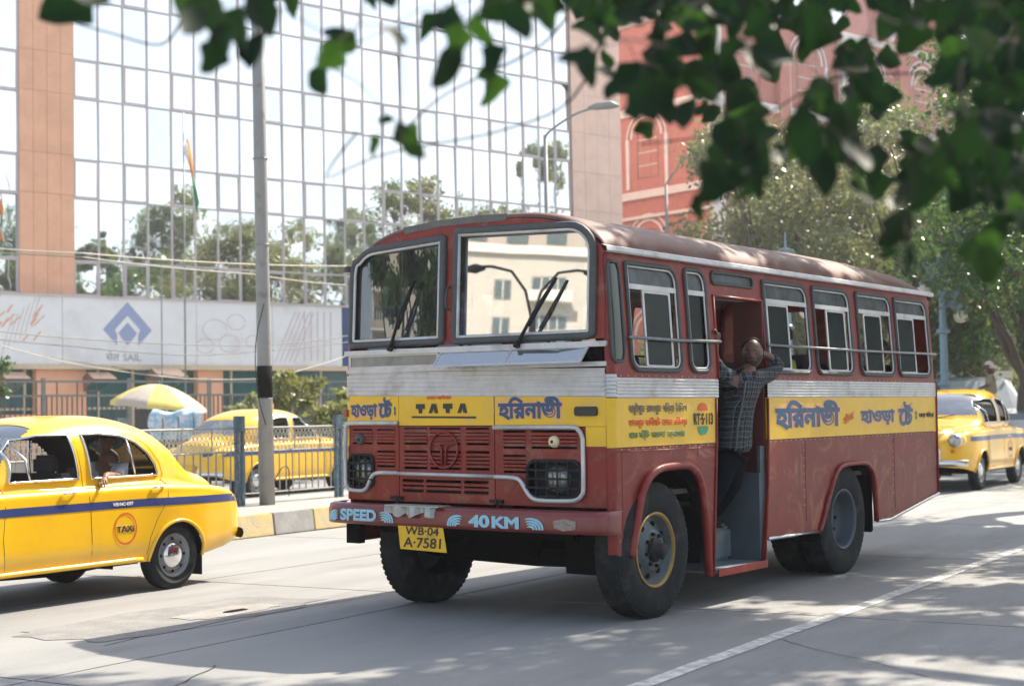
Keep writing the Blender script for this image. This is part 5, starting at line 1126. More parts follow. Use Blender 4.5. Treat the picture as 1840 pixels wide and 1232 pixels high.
lettering('hoarding_lettering', 'सेल', (-.52, 3.72, -.02, 4.06), HS, M_gry, hp_[1], .02, off=.006); lettering('hoarding_lettering', 'SAIL', (.12, 3.72, .80, 3.98), HS, M_gry, hp_[1], .02, off=.006)
M_fo = mat('faded_orange_paint', (.78, .42, .26), .8, 0, .1, 5); M_fp = mat('faded_pink_paint', (.60, .50, .52), .8); M_fr = mat('faded_red_paint', (.66, .45, .42), .8)
random.seed(21)
for i in range(26):
    x = random.uniform(-5.6, -3.1); z = random.uniform(4.3, 5.5); L_ = random.uniform(.2, .55); a = radians(random.uniform(40, 62)); w = .035
    flat('brush_stroke', [[(x - w, z), (x + w, z), (x + w + L_ * cos(a), z + L_ * sin(a)), (x - w + L_ * cos(a), z + L_ * sin(a))]], random.choice([M_fo, M_fo, M_fr]), .004 + .0008 * i, hp_[0])
def stroke(pts, w, m, off, par, name='sketch_line'):
    b = MB(); rows = []
    for i, (x, z) in enumerate(pts):
        x0, z0 = pts[max(i - 1, 0)]; x1, z1 = pts[min(i + 1, len(pts) - 1)]; t = Vector((x1 - x0, z1 - z0)).normalized(); n = Vector((-t.y, t.x)) * w / 2
        rows.append([HS(x + n.x, z + n.y, off), HS(x - n.x, z - n.y, off)])
    b.grid(rows).build(name, m, par)
for k in range(6): stroke([(-4.2 + k * .2 + .35 * t, 3.9 + .18 * k + 1.2 * t ** .8) for t in np.linspace(0, 1, 8)], .03, M_fp, .004, hp_[0])
for cx_, cz_, r in ((3.4, 4.9, .5), (4.0, 4.4, .42), (3.0, 4.3, .35), (4.3, 5.2, .38), (5.0, 4.5, .3)):
    stroke([(cx_ + .35 + r * cos(a), cz_ + r * .75 * sin(a)) for a in np.linspace(0, 6.0, 22)], .03, M_fp, .004 + r * .002, hp_[2])
for k in range(5): stroke([(5.9 + .35 * k * .6 + .9 * t + .4, 3.75 + 1.9 * t) for t in np.linspace(0, 1, 5)], .045, M_fp, .004 + .0005 * k, hp_[3])
for k in range(5): stroke([(7.6 + k * .3, 3.8), (7.62 + k * .3, 5.7)], .06, M_fp, .004, hp_[3])
# ground floor
M_teal = mat('teal_shop_glass', (.012, .10, .11), .12, 0, .4, .8, spec=.8); M_gf = mat('ground_floor_dark', (.05, .05, .05), .7)
MB().box((-7.4, .02, .1), (22, .06, 3.42)).build('shop_backing', M_gf, ob)
random.seed(8)
for k in range(22):
    s = -7.2 + 1.32 * k
    if s > 21: break
    MB().box((s + .03, -.03, 2.1), (s + 1.28, .0, 3.38)).build('shop_window', M_teal, ob); MB().box((s + .03, -.03, .5), (s + 1.28, .0, 2.05)).build('shop_window', M_teal if k % 3 else M_gf, ob)
    MB().box((s - .04, -.10, .1), (s + .04, .0, 3.42)).build('shop_mullion', mat('cream_mullion', (.55, .48, .36), .6), ob)
MB().box((-7.4, -.09, 2.04), (22, -.03, 2.12)).build('shop_rail', MATS['cream_mullion'], ob)
for a, b, z0, z1 in ((-2.95, -1.15, 1.7, 3.42), (-7.4, -1.9, .1, 1.9), (3.15, 4.2, .1, 3.42), (11, 12.4, .1, 3.42)): MB().box((a, -.35, z0), (b, .05, z1)).build('stone_block', M_stone, ob, bevel=.02)
# sign floodlight hoods
M_hood = mat('brown_hood', (.18, .115, .085), .7, 0, .2, 6)
hd = None
for s, lab in ((-4.1, 'brown sloped hood lamp under the hoarding, leftmost'), (-1.05, 'brown sloped hood lamp under the logo, between two others'), (1.45, 'larger brown sloped hood lamp right of the logo'), (-6.4, 'brown sloped hood lamp beyond the left edge')):
    if s < -6: continue
    t = thing('floodlight', lab, 'lamp', fac(s, 1.0, 2.85), pi / 2 - FY, 'floodlights below the hoarding', 1.0 if s < 1 else 1.3)
    MB().add([(-.5, -.25, .45), (.32, -.25, .45), (.52, -.45, .22), (-.34, -.45, .22), (-.40, .25, -.20), (.22, .25, -.20), (.22, .3, .3), (-.40, .3, .3)], [(0, 1, 2, 3), (3, 2, 5, 4), (0, 3, 4, 7), (1, 6, 5, 2), (0, 7, 6, 1), (4, 5, 6, 7)]).build('hood', M_hood, t)
    MB().box((-.02, .3, .1), (.02, .9, .14)).build('bracket', M_dark, t)
    MB().add([(-.30, -.41, .17), (.44, -.41, .17), (.2, .1, -.14), (-.35, .1, -.14)], [(0, 1, 2, 3)]).build('lamp_glass', M_teal, t)
# back railing in front of the building
br = thing('boundary_fence', 'dark picket boundary fence in front of the office building', 'fence', tuple(FO - FN * 9 + FD * 0), pi / 2 - FY)
for z in (.5, 2.35, 2.75): MB().box((-9, -.03, z - .03), (12, .03, z + .03)).build('rail', M_fgrey, br)
b = MB()
for k in range(140): s = -9 + .15 * k; b.box((s - .014, -.014, .3), (s + .014, .014, 2.35 + (.0 if k % 4 else .4)))
b.build('picket_row', mat('dark_picket', (.06, .045, .04), .7), br, kind='stuff')
for k in range(9): MB().box((-9 + 2.6 * k - .05, -.05, 0), (-9 + 2.6 * k + .05, .05, 2.85)).build('post', M_fgrey, br)
MB().box((-9, -.12, .1), (12, .12, .5)).build('plinth', M_pave, br)
# flagpole and flag
fp = thing('flagpole', 'thin flagpole in front of the glass building carrying a tricolour flag', 'flagpole', tuple(gz(334, 47)), 0)
MB().tube([(0, 0, 0), (-.0, 0, 11.3)], [.035, .022], 8).build('pole', M_steel, fp, True)
fl = thing('flag', 'limp orange white and green flag hanging from the flagpole', 'flag', tuple(gz(334, 47) + Vector((0, 0, 8.55))), 0)
def flagband(u0, u1, m):
    rows = []
    for i in range(14):
        t = i / 13; row = []
        for j in range(5):
            u = u0 + (u1 - u0) * j / 4; x = .02 + .42 * t ** .8 * (1 - .35 * abs(u - .5)) + .05 * sin(7 * u + 4 * t) + .06 * u; y = .08 * sin(9 * u + 5 * t); z = 2.15 - 2.2 * t * (.8 + .2 * u) - .95 * u * (1 - t * .55)
            row.append((x, y, z))
        rows.append(row)
    return rows
for u0, u1, m, n in ((0, .33, mat('flag_orange', (.80, .26, .04), .8, 0, .05), 'orange_band'), (.33, .66, mat('flag_white', (.75, .75, .75), .8, 0, .05), 'white_band'), (.66, 1, mat('flag_green', (.02, .20, .08), .8, 0, .05), 'green_band')): MB().grid(flagband(u0, u1, m)).build(n, m, fl, True)
fp2 = thing('flagpole', 'bare thin pole left of the lamp post in front of the hoarding', 'pole', tuple(gz(292, 44)), 0); MB().tube([(0, 0, 0), (0, 0, 6.2)], .02, 6).build('pole', M_steel, fp2)
# market umbrella and tarpaulin
um = thing('parasol', 'faded yellow and grey street parasol beyond the median railing', 'parasol', tuple(gz(285, 36)), 0)
MB().tube([(0, 0, 0), (0, 0, 2.5)], .022, 8).build('pole', M_steel, um)
M_uy = mat('parasol_yellow', (.78, .68, .22), .7, 0, .12, 6, trans=(.6, .5, .1)); M_ug = mat('parasol_grey', (.62, .55, .48), .7, 0, .12, 6, trans=(.4, .35, .3))
for k in range(8):
    a0, a1 = 2 * pi * k / 8, 2 * pi * (k + 1) / 8; rows = []
    for r in np.linspace(.01, 1, 7):
        row = []
        for j in range(5):
            a = a0 + (a1 - a0) * j / 4; sag = 1 - .05 * r * sin(pi * j / 4)
            row.append((1.16 * r * sag * cos(a), 1.16 * r * sag * sin(a) , 2.47 - .52 * r ** 1.7 + (.03 * r * sin(pi * j / 4)) - .12 * r * cos(a)))
        rows.append(row)
    rows.append([(x * 1.0, y, z - .09) for x, y, z in rows[-1]])
    MB().grid(rows).build('canopy_panel', M_uy if k in (3, 4, 0, 6) else M_ug, um, True); MB().tube([(0, 0, 2.40), (1.1 * cos(a0), 1.1 * sin(a0), 1.93 - .12 * cos(a0))], .008, 4).build('rib', M_steel, um)
MB().lathe([(.05, 0), (.04, .07), (.001, .1)], 8, 'z', (0, 0, 2.45)).build('finial', M_fblue, um)
tp = thing('tarpaulin_stall', 'blue and white tarpaulin bundle on a street stall under the parasol', 'stall', tuple(gz(322, 34.5)), 0)
random.seed(4)
rows = [[(x + .03 * sin(9 * z + x * 5), -.35 - .05 * sin(x * 13) + .03 * sin(z * 20), z) for x in np.linspace(-.62, .62, 40)] for z in np.linspace(1.15, 1.72, 12)]
rows.append([(x, 0, 1.82 + .04 * sin(8 * x)) for x in np.linspace(-.6, .6, 40)])
MB().grid(rows).build('tarpaulin', mat('blue_white_tarp', (.30, .52, .66), .5, 0, .1, 3, dirt=(.7, .72, .72), dscale=5, dth=(.48, .55), dstr=.9), tp, True)
MB().box((-.6, -.3, 0), (.6, .3, 1.2)).build('counter', M_hood, tp); 
for x in (-.3, .05, .4): MB().tube([(x, -.42, 1.15), (x + .03, -.44, 1.5), (x - .02, -.3, 1.75)], .01, 4).build('rope', M_rub, tp)

# =================================================================== red brick building
RO = Vector((10.3, 78, 0)); rb = thing('brick_building', 'red Victorian brick building with white bands and arched windows behind the trees', 'building', tuple(RO), pi / 2 - FY)
M_brick = mat('red_brick', (.46, .17, .13), .85, 0, .15, 3, dirt=(.55, .25, .2), dscale=.7, dth=(.45, .75), dstr=.35); M_wband = mat('white_stucco', (.70, .64, .60), .8, 0, .08, 3); M_winf = mat('cream_window_frame', (.62, .58, .48), .6); M_wing = mat('dark_window', (.10, .13, .13), .1, 0, .2, 2)
MB().box((0, 0, 0), (75, 16, 23)).build('wall', M_brick, rb)
def arch_window(fx, u, z, w, h, ring=True):
    r = w / 2; zs = z + h - r
    prof = [(u - r, z), (u + r, z)] + [(u + r * cos(a), zs + r * sin(a)) for a in np.linspace(0, pi, 14)]
    f = plate('window', [(u + (x - u) * 1.12, zz if zz > z else z) for x, zz in prof], [inset(prof, .10)], fx, M_winf, rb, .12)
    plate('pane', inset(prof, .08), [], lambda a, b, d: fx(a, b, d - .06), M_wing, f, .03)
    for k in (1, 2): plate('bar', rc(u - r + w * k / 3 - .03, z, u - r + w * k / 3 + .03, zs + r * .9), [], lambda a, b, d: fx(a, b, d + .0), M_winf, f, .06)
    for k in (1, 2, 3): plate('bar', rc(u - r, z + h * k / 4.2 - .03, u + r, z + h * k / 4.2 + .03), [], lambda a, b, d: fx(a, b, d + .002), M_winf, f, .06)
    if ring:
        for rr, m, th in ((1.45, M_wband, .12), (1.9, M_wband, .09)):
            P = [(u + (r * rr + th) * cos(a), zs + (r * rr + th) * sin(a)) for a in np.linspace(0, pi, 18)]; Q = [(u + r * rr * cos(a), zs + r * rr * sin(a)) for a in np.linspace(pi, 0, 18)]
            plate('arch_moulding', P + Q, [], lambda a, b, d: fx(a, b, d + .1), m, rb, .12)
        for s in (-1, 1): plate('pilaster', rc(u + s * r * 1.95 - .12, z - .5, u + s * r * 1.95 + .12, zs), [], lambda a, b, d: fx(a, b, d + .1), M_wband, rb, .12)
E1 = lambda u, z, d: (-d, u, z)          # end wall, seen on the left
E2 = lambda u, z, d: (u, -d, z)          # long street wall
for z in (13.2, 12.1, 8.0, 17.8, 22.8): MB().box((-.25, -.25, z), (75.2, 16.2, z + (.42 if z in (13.2, 17.8, 22.8) else .16))).build('cornice', M_wband, rb)
for u in (4.2, 10): 
    for z in (8.6, 14.3, 3.5): arch_window(E1, u, z, 1.5, 3.0)
for k in range(12):
    u = 3.0 + 5.6 * k
    for z, h in ((3.4, 3.4), (8.6, 3.0), (14.4, 3.0), (18.6, 3.2)): arch_window(E2, u, z, 1.7, h, k < 8 and k > 0)
for k in range(14): MB().box((.2 + 5.6 * k, -.35, 0), (1.1 + 5.6 * k, 0, 23)).build('column', M_wband if k % 2 == 0 else M_brick, rb)
for k in (3, 6, 9):
    u = 3.0 + 5.6 * k; MB().add([(u - 4, -.6, 23.2), (u + 4, -.6, 23.2), (u, -.6, 27.5), (u - 4, 5, 23.2), (u + 4, 5, 23.2), (u, 5, 27.5)], [(0, 1, 2), (3, 5, 4), (0, 2, 5, 3), (1, 4, 5, 2), (0, 3, 4, 1)]).build('gable', M_brick, rb)
    for s in (-1, 1): MB().tube([(u + s * 4.1, -.65, 23.2), (u, -.65, 27.6)], .18, 6).build('gable_coping', M_wband, rb)

# =================================================================== building across the street that the windscreen mirrors
RBO = Vector((-119, -25.5, 0)); NRM = math.atan2(.30, .95)
cb = thing('apartment_building', 'cream apartment block with dark windows, seen mirrored in the windscreen', 'building', tuple(RBO), NRM + pi / 2)
M_cream = mat('cream_plaster', (.57, .52, .44), .85, 0, .1, .5, dirt=(.45, .38, .30), dscale=.5, dth=(.5, .75), dstr=.4)
M_ccol = mat('white_trim_plaster', (.72, .68, .6), .8)
MB().box((-30, .3, 0), (30, 12, 27.2)).build('wall', M_cream, cb); MB().box((-30, 6, 27.2), (11, 16, 52)).build('upper_block', mat('grey_beige_plaster', (.42, .36, .30), .85, 0, .1, .5), cb)
CW = lambda u, z, d: (u, .3 - d, z)
MB().box((-30.3, -.1, 26.8), (30.3, .3, 27.6)).build('parapet', M_ccol, cb)
for i in range(14):
    for j in range(7):
        u, z = -28 + 4.3 * i, 1.2 + 3.55 * j; big = i % 3 == 1
        w, h = (3.0, 2.1) if big else (1.3, 1.7)
        f = plate('window', rc(u - w / 2 - .15, z - .15, u + w / 2 + .15, z + h + .15), [rc(u - w / 2, z, u + w / 2, z + h)], CW, M_ccol, cb, .2); plate('pane', rc(u - w / 2, z, u + w / 2, z + h), [], lambda a, b, d: CW(a, b, d + .04), M_wing, f, .03)
        for k in range(1, 4 if big else 2): plate('bar', rc(u - w / 2 + w * k / (4 if big else 2) - .05, z, u - w / 2 + w * k / (4 if big else 2) + .05, z + h), [], lambda a, b, d: CW(a, b, d + .08), M_ccol, f, .05)
        if big: MB().box((u - 2, -1.0, z - .25), (u + 2, .3, z - .05)).build('balcony_slab', M_ccol, cb); MB().box((u - 2, -1.0, z - .05), (u + 2, -.95, z + .75)).build('balcony_rail', MATS['grey_beige_plaster'] if j % 2 else M_ccol, cb)
for i in range(10):
    for j in range(6): u, z = -28 + 3.8 * i, 29 + 3.4 * j; MB().box((u, 5.9, z), (u + 2, 6, z + 1.5)).build('window', M_wing, cb)
MB().box((11.5, 8, 27), (30, 16, 40)).build('blue_water_tank_screen', mat('blue_sheet', (.06, .14, .32), .6), cb)
dl = thing('street_lamp', 'tall street lamp with two curved arms, seen mirrored in the windscreen', 'street lamp', (-24.5, 1.7, 0), NRM + pi / 2)
MB().tube([(0, 0, 0), (0, 0, 6.2)], [.14, .09], 12).build('pole', M_dark, dl, True)
for s in (-1, 1):
    MB().tube([(s * .0, 0, 6.1), (s * .2, 0, 6.9), (s * .6, 0, 7.4), (s * 1.1, 0, 7.5), (s * 1.3, 0, 7.48)], .04, 8).build('arm', M_dark, dl, True)
    MB().tube([(s * 1.25, 0, 7.45), (s * 1.5, 0, 7.42), (s * 1.85, 0, 7.38)], [.05, .13, .06], 8).build('lamp_head', M_dark, dl, True)
# =================================================================== vegetation
def leaf_cloud(name, clumps, n, size, m, parent, seed, droop=.4, kind='stuff', aspect=.5):
    """many small bent leaves (two quads each would be heavy: one folded quad pair) spread in clumps (x,y,z,r)"""
    R_ = np.random.default_rng(seed); C_ = np.array(clumps, float); wgt = C_[:, 3] ** 2.2; idx = R_.choice(len(C_), n, p=wgt / wgt.sum())
    d = R_.normal(size=(n, 3)); d /= np.linalg.norm(d, axis=1)[:, None]; rad = C_[idx, 3] * R_.random(n) ** .45
    rad *= 1 + .18 * R_.normal(size=n)
    c = C_[idx, :3] + d * rad[:, None] * np.array([1, 1, .78])
    u = R_.normal(size=(n, 3)); u[:, 2] -= droop; u /= np.linalg.norm(u, axis=1)[:, None]; w = np.cross(u, R_.normal(size=(n, 3))); w /= np.linalg.norm(w, axis=1)[:, None]
    s = size * (.6 + .8 * R_.random(n))[:, None]; a = u * s; b = w * s * aspect
    V = np.stack([c - a, c + b, c + a, c - b], 1); me = quads_np(name, V); return link(name, me, parent, m, kind=kind)
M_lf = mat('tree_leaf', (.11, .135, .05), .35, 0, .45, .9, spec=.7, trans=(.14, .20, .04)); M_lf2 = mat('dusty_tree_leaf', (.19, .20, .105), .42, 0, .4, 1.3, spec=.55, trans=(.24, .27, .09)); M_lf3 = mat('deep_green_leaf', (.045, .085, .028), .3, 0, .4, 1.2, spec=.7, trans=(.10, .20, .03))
M_bark = mat('grey_brown_bark', (.11, .085, .065), .9, 0, .25, 3, bump=.6, bscale=14)
def limb(b, p0, p1, r0, r1, rnd, n=5):
    P = [Vector(p0).lerp(Vector(p1), i / n) + Vector((rnd.uniform(-1, 1), rnd.uniform(-1, 1), rnd.uniform(-.5, .5))) * (.05 * (Vector(p1) - Vector(p0)).length if 0 < i < n else 0) for i in range(n + 1)]
    b.tube(P, [r0 + (r1 - r0) * i / n for i in range(n + 1)], 7); return P
def tree(label, loc, H, R_, n, size, m, seed, group, cb=.3, nc=26, name='tree', lean_=0):
    rnd = random.Random(seed); t = thing(name, label, 'tree', tuple(loc), 0, group); tr = MB(); th = H * cb
    limb(tr, (0, 0, -.1), (lean_, 0, th), .022 * H + .06, .016 * H + .05, rnd).__len__(); cl = []
    for i in range(nc):
        a = rnd.uniform(0, 2 * pi); k = rnd.random() ** .6; zz = th + (H - th) * rnd.uniform(.05, .92); env = math.sin(min(1, max(.08, (zz - th * .7) / (H - th * .7))) ** .75 * pi) ** .6
        x, y = R_ * env * k * cos(a) + lean_, R_ * env * k * sin(a); cl.append((x, y, zz, rnd.uniform(.16, .32) * R_ * (.7 + .5 * env)))
        if i % 2 == 0: limb(tr, (lean_, 0, th * rnd.uniform(.8, 1.05)), (x, y, zz), .012 * H + .02, .015, rnd)
    tr.build('trunk', M_bark, t, True); leaf_cloud('crown', cl, n, size, m, t, seed); return t
TG = 'roadside trees beyond the bus'
tr_ = [(1262, 66, 8.6, 3.2, 8000, .12, 'narrow tree in front of the red brick end wall', M_lf), (1365, 60, 14.0, 3.6, 12000, .12, 'tall hazy tree rising above the middle of the bus roof', M_lf2), (1430, 50, 11.6, 4.4, 16000, .10, 'dusty broad tree behind the rear half of the bus roof', M_lf2),
       (1545, 56, 14.2, 4.4, 14000, .11, 'rounded tree behind the back of the bus roof', M_lf), (1650, 47, 11.0, 4.0, 15000, .10, 'bushy tree directly above the rear corner of the bus', M_lf2), (1770, 50, 12.5, 4.2, 15000, .10, 'spreading tree over the oncoming taxi', M_lf2), (1850, 42, 10.5, 4.2, 15000, .09, 'tree at the right edge above the parked cars', M_lf3), (1345, 72, 8.5, 4, 9000, .12, 'low tree far behind the middle of the bus', M_lf2), (1985, 36, 15, 4.5, 14000, .09, 'tall tree just beyond the right edge', M_lf3), (1700, 66, 9, 5, 9000, .12, 'distant tree behind the ornamental lamp', M_lf)]
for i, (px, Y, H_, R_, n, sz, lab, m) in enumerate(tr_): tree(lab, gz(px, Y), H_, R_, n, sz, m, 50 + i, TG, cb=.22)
# near tree whose leaves fill the top right corner further off
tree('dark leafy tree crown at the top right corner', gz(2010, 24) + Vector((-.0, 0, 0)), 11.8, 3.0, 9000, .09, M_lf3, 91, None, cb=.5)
# trees across the road, seen only in the glass
for i, (x, y, H_, R_, cb_, lab) in enumerate([(31.1, 32.1, 15.1, 2.4, .5, 'compact tree across the road, mirrored beside the orange pier'), (30.4, 37.5, 16.8, 4.2, .4, 'broad tallish tree across the road, mirrored behind the flagpole'), (36.9, 39.6, 13.9, 1.1, .4, 'slim little tree across the road, mirrored left of the lamp post'), (51.3, 43.6, 17.8, 4, .45, 'loose tree across the road, mirrored above the bus front'), (50.8, 59.3, 24.8, 3.6, .3, 'tallest tree across the road, mirrored at the right end of the glass'), (56.1, 50.8, 18.9, 4.6, .45, 'wide tree across the road, mirrored just above the bus roof'), (27.5, 27.5, 13.6, 2.4, .4, 'tree across the road, mirrored left of the orange pier'), (29, 12, 13, 5, .3, 'roadside tree standing beyond the right of the frame'), (64, 46, 15, 6, .3, 'distant tree far beyond the right of the frame')]):
    tree(lab, (x, y, 0), H_, R_, 6500, .17, M_lf, 120 + i, 'trees across the road', cb=cb_)
# shrubs in front of the office building
def shrub(label, loc, W_, H_, n, size, m, seed):
    rnd = random.Random(seed); t = thing('shrub', label, 'shrub', tuple(loc), 0); st = MB(); cl = []
    for i in range(10):
        a = rnd.uniform(0, 2 * pi); k = rnd.random(); p = (W_ * k * cos(a), W_ * .5 * k * sin(a), H_ * rnd.uniform(.35, .9)); limb(st, (0, 0, 0), p, .03, .01, rnd, 3); cl.append((*p, rnd.uniform(.22, .38) * W_))
    st.build('stem', M_bark, t); leaf_cloud('foliage', cl, n, size, m, t, seed); return t
M_lfy = mat('sunlit_shrub_leaf', (.16, .17, .05), .4, 0, .5, 3, spec=.7, trans=(.25, .27, .06))
shrub('large leaved sunlit shrub right of the lamp post', gz(560, 38), 1.15, 3.2, 1300, .11, M_lfy, 5)
shrub('low sparse shrub behind the taxi roof sign', gz(455, 39), .9, 2.6, 600, .10, M_lf2, 6)
shrub('round green bush at the left edge before the hoarding', gz(8, 40), .95, 3.5, 2200, .07, M_lf3, 7)
shrub('leafy bush hidden between hoarding and bus', gz(630, 40), 1.0, 2.6, 900, .11, M_lfy, 9)

# =================================================================== overhead tree whose leaves hang before the lens
ov = thing('overhanging_tree', 'roadside tree whose dark out-of-focus leaves hang into the top of the view', 'tree', (7.6, 9.6, 0), 0)
def ol(p): return tuple(Vector(p) - Vector((7.6, 9.6, 0)))
rnd = random.Random(3); tb = MB(); tb.tube([ol((7.6, 9.6, -.1)), ol((7.5, 9.7, 2)), ol((7.4, 9.9, 4)), ol((7.3, 10.3, 6.2))], [.34, .26, .22, .18], 14); tb.build('trunk', M_bark, ov, True)
bb = MB()
for q in ((6, 13, 8.8), (9, 14, 9.5), (4.5, 9, 8.2), (7, 18, 9.4), (10, 18, 9.8), (3.5, 12, 9)): limb(bb, ol((7.3, 10.3, 6.1)), ol(q), .14, .05, rnd, 6)
bb.build('branch', M_bark, ov, True)
low = [(7.4, 9.8, 4.6), (5.4, 7.4, 4.3), (3.6, 5.4, 3.8), (2.2, 4.2, 3.35), (.9, 3.6, 3.05), (-.4, 3.4, 2.95), (-1.4, 3.3, 2.9)]
MB().tube(spline([ol(p) for p in low], 5), [.10 - .0029 * i for i in range(31)], 8).build('branch', M_bark, ov, True)
# canopy above the frame: casts the dappled shade
R3 = np.random.default_rng(17); cl = []
def shade_clump(gx, gy, hz, r):       # a clump whose shadow falls around ground point (gx, gy)
    k = (hz) / math.tan(SUN_EL); return (gx + k * sin(SUN_AZ) - 7.6, gy + k * cos(SUN_AZ) - 9.6, hz, r)
SH = []
for i in range(150):
    gx, gy = R3.uniform(-.6, 10.5), R3.uniform(5.5, 21)
    a = gx * RD.x + gy * RD.y; b = gx * RN.x + gy * RN.y
    if b > 6.6 - .02 * a or b < -2.5 or a > 20: continue
    hz = R3.uniform(8.4, 10.5)
    k = hz / math.tan(SUN_EL); X, Y = gx + k * sin(SUN_AZ), gy + k * cos(SUN_AZ)
    if (hz - .7 - 1.55) / Y * 2700 < 790 and abs(X / Y) < .40: hz += 1.2; 
    dens = 1.0 if b > 4.2 else .5
    if R3.random() < dens: SH.append(shade_clump(gx, gy, hz, R3.uniform(.45, .95)))
for gx, gy, r in ((-3.0, 8.9, .5), (-2.2, 8.6, .6), (-1.3, 8.4, .5), (-.6, 8.3, .6), (.3, 8.6, .7), (-2.6, 8.2, .5), (1.2, 9.4, .8), (.4, 9.8, .7), (1.8, 10.2, .8)): SH.append(shade_clump(gx, gy, 9.8, r))
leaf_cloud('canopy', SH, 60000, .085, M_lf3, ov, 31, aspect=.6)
# the individual leaves before the lens
def leaf_mesh(seed):
    r = random.Random(seed); L_ = 1.0; n = 7; V = []; F = []
    cv = r.uniform(-.9, .9); fold = r.uniform(.05, .7); tw = r.uniform(-.8, .8); r0 = r.uniform(.30, .44); wv = r.uniform(.05, .32)
    for i in range(n + 1):
        t = i / n; w = r0 * (math.sin(pi * min(1, t ** .70)) ** .62) * (1 - .18 * t) * (1 + wv * sin(9 * t + seed)) + .004
        x = t * L_; z = -cv * t * t * .5; wob = .03 * sin(5 * t + seed)
        for s in (-1, -.5, 0, .5, 1): V.append((x, s * w * (1 + .25 * (s > 0) * sin(4 * t + seed)) + wob, z + abs(s) * w * fold + s * tw * t * w))
    for i in range(n):
        for k in range(4): F.append((i * 5 + k, i * 5 + k + 1, i * 5 + k + 6, i * 5 + k + 5))
    me = pydata('leaf', V, F); me.polygons.foreach_set('use_smooth', [True] * len(F)); return me
M_fl = mat('near_leaf_dark', (.007, .019, .008), .5, 0, .5, 2.5, spec=.2, trans=(.006, .026, .003)); M_fl2 = mat('near_leaf_lit', (.015, .036, .008), .5, 0, .5, 2.5, spec=.2, trans=(.03, .085, .008))  # the lit copy has sunlight put into its colour as a brighter green
LM = []
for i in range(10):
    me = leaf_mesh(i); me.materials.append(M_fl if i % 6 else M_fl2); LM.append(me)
cnt = [0]; twig = []
def put_leaf(px, py, dpt, size_px, ang, tilt=None, yaw=None):
    """tip hangs in direction ang (degrees in the picture plane, -90 = straight down)"""
    if cnt[0] >= 296: return
    c = at(px, py, dpt); L_ = size_px / FPX * dpt; a = radians(ang); r = rnd
    d = (_r2 * cos(a) + _u2 * sin(a) + _w * r.uniform(-.7, .7)).normalized(); nn = (_w * -1 + _r2 * r.uniform(-1.1, 1.1) + _u2 * r.uniform(-.7, .9)); nn = (nn - d * nn.dot(d)).normalized(); s = nn.cross(d)
    k = rnd.randrange(10); o = link('leaf', LM[k], ov); p0 = c - d * L_ * .5
    o.matrix_world = Matrix.LocRotScale(p0, Matrix((d, s, nn)).transposed().to_quaternion(), (L_, L_ * r.uniform(.85, 1.15), L_)); o.parent = ov
    o.matrix_parent_inverse = Matrix.Translation((-7.6, -9.6, 0)); cnt[0] += 1; twig.append((p0, dpt)); return p0
hand = [(345, 45, 110, -110), (385, 30, 130, -80), (405, 85, 110, -120), (378, 105, 80, -115), (435, 60, 120, -95), (465, 20, 120, -85), (470, 95, 120, -92), (120, 10, 120, 200), (165, 5, 90, 190),
        (610, 75, 85, -150), (590, 105, 90, -130), (585, 140, 70, -70), (600, 60, 60, 0), (708, 72, 78, -75), (775, 45, 85, -160), (815, 40, 100, -60), (820, 75, 90, -100), (800, 120, 110, -140), (870, 60, 100, -70), (885, 110, 90, -85), (882, 165, 95, -100), (890, 140, 80, -60),
        (935, 40, 110, -60), (975, 25, 90, -50), (1000, 20, 90, -40), (960, 8, 120, -10), (900, 10, 110, 190), (735, 255, 75, -60), (715, 235, 45, -110), (690, 215, 40, 160), (672, 262, 50, -120), (745, 268, 60, -30), (1035, 105, 90, -165), (1055, 125, 90, -80), (1060, 60, 90, -20),
        (1240, 210, 100, -100), (1265, 150, 110, -70), (1350, 310, 110, -75), (1345, 340, 90, -120), (1365, 290, 120, -60), (1525, 235, 150, -95), (1540, 280, 100, -80), (1478, 310, 110, -95), (1460, 260, 110, -100), (1610, 405, 95, 170), (1600, 415, 80, -150), (1625, 465, 75, -100), (1595, 455, 45, 180), (1765, 465, 115, -70), (1780, 480, 80, -100), (1802, 410, 75, -100), (1660, 330, 150, -125), (1630, 370, 120, -130), (1700, 260, 150, -120), (1545, 345, 80, -60), (1560, 300, 90, -60), (1430, 230, 120, -110), (1580, 180, 60, -95), (1740, 230, 110, -70), (1620, 270, 60, 170), (1255, 370, 60, -95), (1275, 330, 100, -105), (1800, 300, 120, -60), (1830, 350, 110, -100), (1750, 330, 100, -60), (1165, 180, 110, -75), (1120, 150, 120, -120), (1190, 120, 120, -70)]
for (x, y, s, a) in hand: put_leaf(x, y, rnd.uniform(2.7, 3.4), s * .82, a)
POLY = [(1030, -60), (1060, 90), (1100, 150), (1150, 220), (1230, 255), (1290, 330), (1390, 300), (1440, 270), (1500, 330), (1550, 330), (1640, 330), (1730, 340), (1790, 400), (1900, 440), (1900, -60)]
GAP = [(1400, 60, 34), (1270, 250, 34), (1480, 215, 30), (1135, 95, 42), (1215, 60, 30), (1215, 200, 55), (1300, 60, 28), (1450, 110, 55), (1560, 60, 40), (1650, 95, 60), (1640, 200, 62), (1500, 150, 25), (1150, 300, 60), (1730, 170, 30), (1290, 160, 30), (1390, 190, 45), (1560, 200, 30), (1230, 130, 24), (1790, 130, 30), (1700, 260, 30), (1110, 60, 22), (1340, 110, 22), (1600, 290, 30)]
tr = 0
